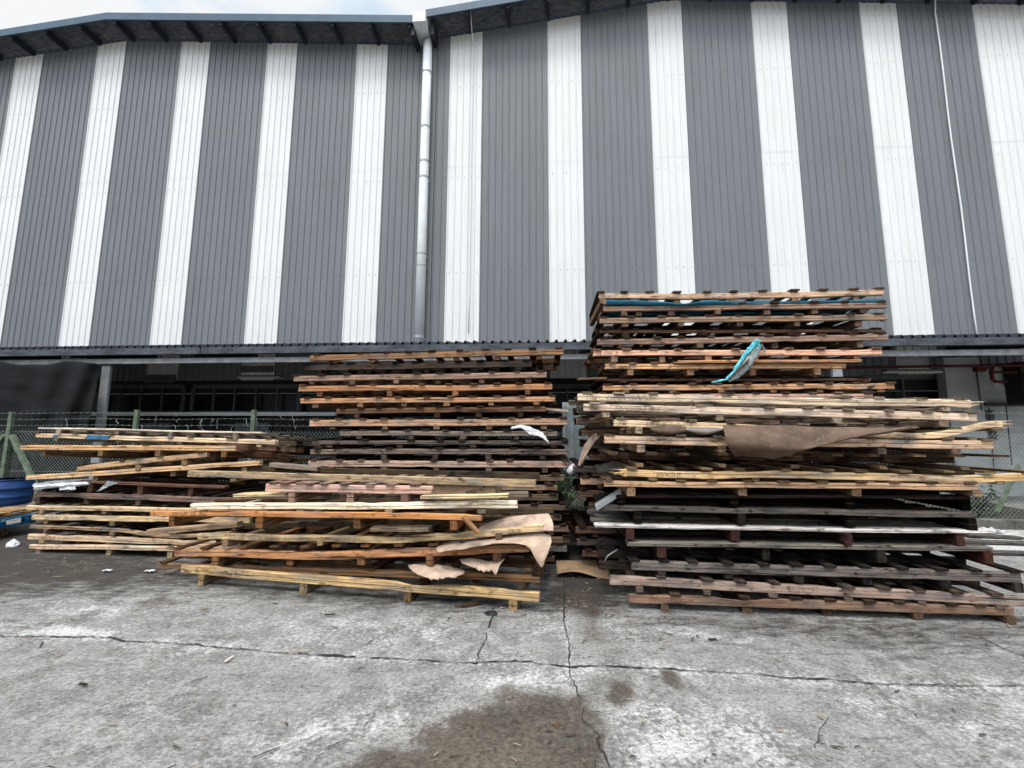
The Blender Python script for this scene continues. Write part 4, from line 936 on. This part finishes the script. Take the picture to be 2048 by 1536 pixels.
# squashed carton behind the cream board
c0 = pl(863, 990, 3.95, kC); c1_ = pl(997, 990, 3.95, kC); ht = .10
mb = MB(); mb.bar(c0 + Vector((0, .1, ht / 2)), c1_ + Vector((0, .1, ht / 2)), .3, ht)
mb2 = MB(); q = pl(944, 983, 3.95 - .02, kC); P = [(q + Vector((.055 * math.cos(t * .628) * (1 + .2 * math.sin(t * 2.7)), -.056, .022 * math.sin(t * .628) * (1 + .25 * math.cos(t * 3)))) ) for t in range(10)]
ct = thing('carton', (c0 + c1_) / 2, 'squashed brown carton with a torn hole among the low front pile', 'carton'); cb_ = (c0 + c1_) / 2
mb.build('box', CARTON, ct, cb_); mb2.add(P, [tuple(range(9, -1, -1))]); mb2.build('torn_hole', INK, ct, cb_)
for (u0, v0, u1, v1, D_, w_, h_, lab) in ((844, 994, 1017, 990, 3.7, .07, .03, 'light loose plank lying before the squashed carton'), (745, 1058, 860, 1058, 3.75, .09, .04, 'short grey plank end under the orange pallet of front pile'), (478, 990, 582, 986, 3.9, .16, .03, 'cream loose plank under the short pinkish pallet')):
    a = pl(u0, v0, D_, kC); b2 = pl(u1, v1, D_, kC); me = beam_mesh('loose_plank', (b2 - a).length, h_, w_, int(u0), nseg=10); o = bpy.data.objects.new('loose_plank', me); COL.objects.link(o); o.location = (a + b2) / 2
    o.rotation_euler = (0, -math.asin((b2.z - a.z) / (b2 - a).length), math.atan2(b2.y - a.y, b2.x - a.x)); o.color = lin((236, 206, 156) if u0 != 745 else (150, 128, 104), .85); tag(o, lab, 'plank')
for (u0, v0, u1, v1, D_, k_, w_, h_, cc, lab) in (
  (430, 903, 578, 914, 4.95, .123, .08, .07, (96, 64, 46), 'dark brown joist end poking out at upper right of left pile'),
  (470, 884, 610, 890, 5.3, .123, .09, .02, (226, 208, 182), 'thin cream plank sticking out at top right of left pile'),
  (538, 897, 603, 901, 5.1, .123, .07, .06, (150, 104, 74), 'short brown block at right end of left pile'),
  (300, 1064, 480, 1048, 4.35, .123, .09, .06, (188, 158, 122), 'short tilted brown plank between left pile and front pile'),
  (926, 1033, 957, 1066, 3.6, .178, .07, .02, (172, 128, 78), 'short broken lath hanging off the orange pallet end'),
  (1355, 724, 1720, 722, 4.76, KW, .05, .028, (224, 164, 112), 'long thin orange board below bright orange-tan pallet of rear right stack'),
  (1155, 758, 1212, 757, 4.9, KW, .09, .02, (150, 122, 98), 'thin plank end sticking out left of rear right stack'),
  (545, 929, 640, 937, 4.7, .1, .12, .05, (150, 136, 122), 'grey weathered plank between left pile and middle stack'),
  (610, 949, 700, 941, 4.75, .1, .08, .03, (172, 156, 132), 'pale splintered lath lying before the middle stack'),
  (1078, 817, 1136, 822, 5.15, KW, .1, .03, (214, 190, 164), 'pale plank end jutting out right of middle stack'),
  (150, 947, 330, 931, 5.05, .123, .08, .04, (150, 108, 70), 'brown board wedged beneath the short tilted pallet of left pile'),
  (660, 1001, 1000, 999, 3.85, .178, .1, .025, (112, 94, 76), 'dark mottled board lying on the bright cream pallet')):
    a = pl(u0, v0, D_, k_); b2 = pl(u1, v1, D_, k_); me = beam_mesh('loose_plank', (b2 - a).length, h_, w_, int(u0 + v0), nseg=12, fray=2 if u0 in (430, 610) else 0); o = bpy.data.objects.new('loose_plank', me); COL.objects.link(o); o.location = (a + b2) / 2
    o.rotation_euler = (0, -math.asin((b2.z - a.z) / (b2 - a).length), math.atan2(b2.y - a.y, b2.x - a.x)); o.color = desat(lin(cc, .85)); tag(o, lab, 'plank')
# white plastic pieces
loft('plastic_film', [[(1022, 855, 4.93), (1035, 850, 4.92), (1050, 851, 4.92), (1070, 858, 4.92), (1085, 864, 4.92)], [(1026, 858, 4.88), (1040, 855, 4.88), (1058, 862, 4.87), (1078, 872, 4.87), (1094, 878, 4.88)], [(1020, 858, 4.88), (1042, 856, 4.88), (1062, 870, 4.86), (1082, 873, 4.86), (1099, 889, 4.88)]], PLASTIC, 'white plastic rag draped over the right of the middle stack', 'plastic sheet', 20, 8, crump=.015)
dL = 4.64 - .05
loft('plastic_film', [[(67, 968, dL + .3), (105, 962, dL + .3), (150, 959, dL + .35), (186, 957, dL + .4)], [(66, 972, dL + .05), (105, 969, dL + .0), (150, 965, dL + .02), (183, 962, dL + .1)], [(68, 980, dL + .02), (105, 975, dL - .02), (150, 972, dL), (180, 970, dL + .06)]], PLASTIC, 'white crumpled plastic film on the left pile under the sloping pallet', 'plastic sheet', 30, 10, crump=.014, k=.123)
loft('plastic_film', [[(118, 972, dL), (135, 968, dL), (150, 971, dL)], [(120, 980, dL - .02), (135, 980, dL - .03), (152, 980, dL - .02)]], PLASTIC, 'small glossy plastic wrap tucked between blocks of the left pile', 'plastic sheet', 14, 6, crump=.02, k=.123)
loft('plastic_film', [[(216, 962, dL), (226, 964, dL), (238, 966, dL)], [(204, 974, dL), (214, 973, dL), (222, 971, dL)], [(193, 984, dL - .01), (198, 982, dL - .01), (202, 981, dL - .01)]], STRAPGREY, 'grey plastic strip hanging on the left pile', 'plastic sheet', 10, 10, crump=.008, k=.123)
loft('paper_wrap', [[(1186, 868, 4.35), (1196, 866, 4.35), (1208, 866, 4.33)], [(1170, 888, 4.3), (1180, 888, 4.3), (1188, 886, 4.3)], [(1162, 910, 4.28), (1168, 914, 4.28), (1176, 905, 4.28)], [(1155, 930, 4.3), (1159, 932, 4.3), (1166, 926, 4.3)]], PAPERB, 'long brown paper wrap drooping in the gap left of front right stack', 'paper', 10, 20, crump=.01)
loft('hardboard_sheet', [[(1190, 930, 4.2), (1230, 925, 4.1), (1262, 935, 4.0)], [(1196, 945, 4.15), (1235, 943, 4.05), (1260, 946, 4.0)]], simple('dark_felt', (.05, .045, .04, 1), .9), 'dark felt scrap sticking out left of front right stack', 'felt', 16, 6, crump=.02)
# metal strip leaning out and wire on the right stack
a = pl(1192, 1016, 3.8, kR); b2 = pl(1242, 985, 3.95, kR); mb = MB(); mb.bar(a, b2, .012, .045); mb.bar(a + Vector((0, .02, .01)), b2 + Vector((0, .02, .01)), .004, .05); tag(mb.build('metal_strip', GALV, None, a), 'thin pale metal strip jutting from left side of front right stack', 'metal strip')
pts = [pl(u, v, 4.0) for u, v in ((1235, 1099), (1224, 1106), (1215, 1112), (1210, 1122))]; cable('bent_wire', pts, .006, GALV, 'bent wire sticking up beside the slatted grey pallet', 'wire')
# flattened carton on the ground between the stacks
c4 = [gr(1112, 1128, .0), gr(1215, 1128, .0), gr(1222, 1160, 0), gr(1114, 1156, 0)]
def cf(s, t):
    p = c4[0].lerp(c4[1], s).lerp(c4[3].lerp(c4[2], s), t); p.z = .03 + .03 * math.sin(s * 5) * t + .01; return p
o = grid_mesh('flat_carton', cf, 16, 8, CARTON, c4[3], thick=.008); tag(o, 'flattened brown carton on the ground between the stacks', 'carton')
# debris in the gap: dark boards heap, grate, yellow offcut, white cup
def lump(name, c, r, h, M, label, cat, seed):
    mb = MB(); rr = random.Random(seed)
    vs = [c]; n = 14; rings = 4; fs = []
    vs = []
    for j in range(rings + 1):
        q = j / rings
        for i in range(n):
            t = 6.283 * i / n; rad = r * (1 - q ** 2 * .9) * (1 + .75 * noise.noise(Vector((math.cos(t) * 2, math.sin(t) * 2, seed + j * .4))))
            vs.append(c + Vector((rad * math.cos(t), rad * .7 * math.sin(t), h * q * (1 + .3 * noise.noise(Vector((i, j, seed)))))))
    for j in range(rings):
        for i in range(n): k = (i + 1) % n; fs.append((j * n + i, j * n + k, (j + 1) * n + k, (j + 1) * n + i))
    fs.append(tuple(rings * n + i for i in range(n)))
    mb.add(vs, fs); return tag(mb.build(name, M, None, c), label, cat)
c = pl(1150, 1020, 6.3); 
for q, (dx, dz, L, lab) in enumerate(((0, 0, .55, 'dark rotten board topmost of the small heap between stacks'), (.1, -.11, .6, 'dark rotten board second in the small heap between stacks'), (.0, -.22, .62, 'dark rotten board third in the small heap between stacks'))):
    mz = max(.03, c.z + dz); me = beam_mesh('loose_plank', L, .045, .3, 900 + q, nseg=8, rough=.012); o = bpy.data.objects.new('loose_plank', me); COL.objects.link(o); o.location = (c.x + dx, c.y, mz); o.rotation_euler = (0, .03 * q, -.1 + .1 * q); o.color = lin((58, 54, 50), .8); tag(o, lab, 'plank')
mb = MB(); mb.bar(Vector((c.x - .1, c.y - .1, 0)), Vector((c.x - .1, c.y - .1, max(.05, c.z - .25))), .3, .25, Vector((0, 1, 0))); tag(mb.build('concrete_block', KERB, None, Vector((c.x - .1, c.y - .1, 0))), 'concrete block under the dark heap between stacks', 'block')
gb = gr(1155, 1098); mb = MB()
for i in range(15): mb.bar(gb + Vector((-.3 + i * .042, -.1, .012)), gb + Vector((-.3 + i * .042, .1, .012)), .012, .02)
mb.bar(gb + Vector((-.33, -.1, .012)), gb + Vector((.32, -.1, .012)), .02, .024); mb.bar(gb + Vector((-.33, .1, .012)), gb + Vector((.32, .1, .012)), .02, .024)
tag(mb.build('drain_grate', STEELDARK, None, gb), 'iron drain grate in the ground between the stacks', 'grate')
a = gr(1160, 1083); me = beam_mesh('loose_plank', .42, .035, .09, 950, nseg=8); o = bpy.data.objects.new('loose_plank', me); COL.objects.link(o); o.location = pl(1152, 1070, 5.55); o.rotation_euler = (0, .95, .4); o.color = lin((150, 110, 50), .6); tag(o, 'short yellow offcut leaning in the gap between stacks', 'plank')
c = pl(1143, 940, 4.95); mb = MB(); mb.tube([c + Vector((-.04, 0, -.035)), c + Vector((0, 0, 0)), c + Vector((.045, -.02, .035))], [.036, .05, .056], 12); tag(mb.build('paper_cup', PLASTIC, None, c, True), 'white paper cup wedged at right side of middle stack', 'cup')
def litter(name, u, v, L, w, ang, colr, label, cat):
    p = gr(u, v); me = beam_mesh(name, L, w * .5, w, int(u + v), nseg=6, rough=.01); o = bpy.data.objects.new(name, me); COL.objects.link(o); o.location = p + Vector((0, 0, w * .3 + .012)); o.rotation_euler = (0, 0, ang); o.color = lin(colr, .8); tag(o, label, cat)
litter('wood_splinter', 940, 1214, .16, .022, .35, (78, 56, 40), 'dark splintered wood bits before the low front pile', 'splinter')
litter('wood_splinter', 922, 1216, .10, .016, .1, (70, 50, 36), 'small dark splinter left of the bigger splintered bits', 'splinter')
litter('stick', 458, 1323, .07, .008, 1.45, (240, 225, 205), 'tiny white stick on the concrete at left', 'stick')
litter('stick', 166, 1374, .05, .012, -.2, (50, 42, 38), 'dark twig on the concrete at lower left', 'stick')
litter('stick', 660, 1234, .08, .012, .2, (56, 46, 40), 'short dark twig before the low front pile', 'stick')
litter('stick', 590, 1308, .16, .008, .15, (190, 175, 150), 'thin pale twig lying along the long crack', 'stick')
litter('stick', 1425, 1282, .06, .014, .1, (60, 50, 44), 'dark chip on the concrete before the right stack', 'stick')
lump('black_cloth', gr(983, 1228), .06, .03, DARKSTUFF, 'crumpled dark cloth at the top of the short crack', 'cloth', 4)
lump('dry_leaf', gr(1114, 1452), .022, .014, simple('dry_leaf_brown', (.09, .045, .025, 1), .8), 'dry brown leaf on the wet stain', 'leaf', 6)
lump('foam_cup', gr(26, 1092), .07, .09, PLASTIC, 'white foam cup crushed on the ground at far left', 'cup', 8)
def paper(name, u, v, r, label, seed):
    c = gr(u, v)
    def f(s, t):
        return c + Vector(((s - .5) * r * 2.2, (t - .5) * r, .018 + max(0, .035 * r / .1 * (.5 + noise.noise(Vector((s * 4, t * 4, seed)))))))
    o = grid_mesh(name, f, 10, 6, PLASTIC, c, thick=.003); tag(o, label, 'litter')
paper('plastic_scrap', 300, 1146, .045, 'white plastic scrap on the ground left of the low front pile', 2)
paper('plastic_scrap', 1978, 1066, .16, 'white plastic scrap on the ground right of the front stack', 7)
paper('plastic_scrap', 215, 1145, .04, 'flat pale scrap on the ground before the left pile', 11)

# ------------------------------------------------------------------ far left: drum, small pallets
c = pl(3, 1058, 6.05); c.z = 0
dz = pl(2, 957, 6.05).z; zb0 = .36
db = Vector((c.x, c.y, zb0)); dr = thing('plastic_drum', db, 'blue plastic drum standing at the far left edge', 'drum')
Hd = dz - zb0; prof = [(0, .25), (.02, .275), (.2, .285), (.3, .285), (.32, .295), (.36, .295), (.38, .285), (.55, .285), (.62, .285), (.64, .295), (.68, .295), (.7, .285), (.92, .28), (.97, .265), (.975, .285), (1, .285), (1.0, .25), (.985, .05)]
mb = MB(); mb.tube([db + Vector((0, 0, z * Hd)) for z, r in prof], [r for z, r in prof], 28); mb.build('body', BLUEDRUM, dr, db, True)
mb = MB(); mb.tube([db + Vector((.1, .05, Hd)), db + Vector((.1, .05, Hd + .03))], .035, 10); mb.build('bung', DARKSTUFF, dr, db)
def small_pallet(name, base, L, d, h, M, label, colr, blocks, rot):
    t = thing(name, base, label, 'pallet'); t.rotation_euler = (0, 0, rot)
    def bx(nm, x, y, z, sx, sy, sz):
        mb = MB(); mb.bar(Vector((x - sx / 2, y, z)), Vector((x + sx / 2, y, z)), sy, sz); o = mb.build(nm, M, t, Vector((0, 0, 0))); o.color = colr
        if M is not WOOD: md = o.modifiers.new('bev', 'BEVEL'); md.width = .008; md.segments = 2
    for i in range(6): bx('deck_board', 0, -d / 2 + .05 + (d - .1) * i / 5, h - .011, L, .12, .022)
    for i in range(3):
        x = -L / 2 + .06 + (L - .12) * i / 2
        for j in range(3): bx('block', x, -d / 2 + .06 + (d - .12) * j / 2, h / 2 - .005, .11, .11, h - .058)
        bx('runner', x, 0, .0135, .10, d, .022)
pb = pl(-12, 1058, 5.75); 
small_pallet('block_pallet', Vector((pb.x - .25, 5.75, 0)), 1.2, .9, .14, WOOD, 'small pale wooden block pallet at far left edge, lowest', lin((214, 186, 140), .8), 3, .12)
small_pallet('plastic_pallet', Vector((pb.x - .1, 5.95, .145)), 1.25, .9, .13, BLUEPLASTIC, 'blue plastic pallet on the pale block pallet at far left', lin((30, 100, 160)), 3, .05)
small_pallet('block_pallet', Vector((pb.x - .12, 6.05, .28)), 1.15, .85, .075, WOOD, 'thin brown wooden pallet under the blue drum', lin((190, 150, 104), .8), 3, .1)
# chips and grit swept along the feet of the piles
mb = MB(); rr = random.Random(77)
for i in range(620):
    u, v = rr.choice([(rr.uniform(340, 1090), rr.gauss(1195, 26) + 0), (rr.uniform(1240, 2060), rr.gauss(1255, 24)), (rr.uniform(20, 380), rr.gauss(1135, 16)), (rr.uniform(1080, 1260), rr.uniform(1120, 1240)), (rr.uniform(-50, 2100), rr.uniform(1200, 1540))])
    if v < 1108: continue
    p = gr(u, v) + Vector((0, 0, .011)); a = rr.gauss(.1, .6); L = rr.uniform(.006, .03) * (2.2 if rr.random() < .08 else 1); w2 = rr.uniform(.002, .006); dx = Vector((math.cos(a), math.sin(a), 0)); dy = Vector((-dx.y, dx.x, 0)); t = Vector((0, 0, rr.uniform(.002, .006)))
    mb.add([p - dx * L - dy * w2, p + dx * L - dy * w2 * .5, p + dx * L * .9 + dy * w2, p - dx * L * .8 + dy * w2, p + t], [(0, 1, 4), (1, 2, 4), (2, 3, 4), (3, 0, 4)], 0 if rr.random() < .65 else 1)
o = mb.build('wood_chips', [simple('dark_chip', (.06, .045, .035, 1), .9, bmp=0), simple('pale_chip', (.30, .23, .16, 1), .9, bmp=0)], None, Vector((0, 3.5, 0))); o['kind'] = 'stuff'
# boards lying at the far right
for q, (u0, v0, u1, v1, lab) in enumerate(((1900, 1086, 2100, 1092, 'dark board on the ground right of front stack, farthest'), (1930, 1074, 2040, 1079, 'short dark board on the ground by the white plastic scrap'), (1960, 1108, 2140, 1114, 'wide grey board on the ground right of front stack, nearest'))):
    a = gr(u0, v0); b2 = gr(u1, v1); me = beam_mesh('loose_plank', (b2 - a).length, .03, .13, 700 + q, nseg=8); o = bpy.data.objects.new('loose_plank', me); COL.objects.link(o); o.location = (a + b2) / 2 + Vector((0, 0, .03)); o.rotation_euler = (0, 0, math.atan2(b2.y - a.y, b2.x - a.x)); o.color = lin((96, 92, 88), .8); tag(o, lab, 'plank')

S.cycles.max_bounces = 6; S.cycles.diffuse_bounces = 1; S.cycles.glossy_bounces = 2
# ------------------------------------------------------------------ light
EL, AZ = math.radians(64), math.radians(200)      # sun high behind the camera, veiled by cloud
w = bpy.data.worlds.new('World'); S.world = w; w.use_nodes = True; nt = w.node_tree
bg = nt.nodes['Background']; sky = nt.nodes.new('ShaderNodeTexSky'); sky.sky_type = 'NISHITA'; sky.sun_disc = False; sky.sun_elevation = EL; sky.sun_rotation = AZ; sky.air_density = 1.0; sky.dust_density = 1.5
tc = nt.nodes.new('ShaderNodeTexCoord')
cn = noisetex(nt, mapping(nt, tc.outputs['Generated'], (1, 1, 2.2)), 3.2, 7, .6, .5)
cl = mix(nt, ramp(nt, cn, .36, .60), (6.4, 8.2, 9.9, 1), (9.9, 10.0, 10.0, 1))
vm = nt.nodes.new('ShaderNodeVectorMath'); vm.operation = 'DOT_PRODUCT'; nt.links.new(tc.outputs['Generated'], vm.inputs[0])
vm.inputs[1].default_value = (math.sin(AZ) * math.cos(EL), math.cos(AZ) * math.cos(EL), math.sin(EL))
gl = ramp(nt, vm.outputs['Value'], .42, 1, .70, 2.9); gc = nt.nodes.new('ShaderNodeCombineXYZ')
for i in range(3): nt.links.new(gl, gc.inputs[i])
sx = nt.nodes.new('ShaderNodeSeparateXYZ'); nt.links.new(tc.outputs['Generated'], sx.inputs[0])
gl2 = math_(nt, 'MULTIPLY', gl, ramp(nt, sx.outputs[2], 0.0, .55, .10, 1.0))
for i in range(3): nt.links.new(gl2, gc.inputs[i])
cl = mix(nt, 1.0, cl, gc.outputs[0], 'MULTIPLY')
c = mix(nt, .93, sky.outputs[0], cl)
nt.links.new(c, bg.inputs[0]); bg.inputs[1].default_value = .1
sd = bpy.data.lights.new('sun', 'SUN'); sd.energy = 1.5; sd.angle = math.radians(14); sd.color = (1, .965, .92); so = bpy.data.objects.new('sun', sd); COL.objects.link(so)
d = Vector((math.sin(AZ) * math.cos(EL), math.cos(AZ) * math.cos(EL), math.sin(EL))); so.rotation_euler = d.to_track_quat('Z', 'Y').to_euler()
vs = S.view_settings; vs.view_transform = 'Standard'; vs.look = 'None'; vs.exposure = 0.5; vs.gamma = 1; vs.use_curve_mapping = False
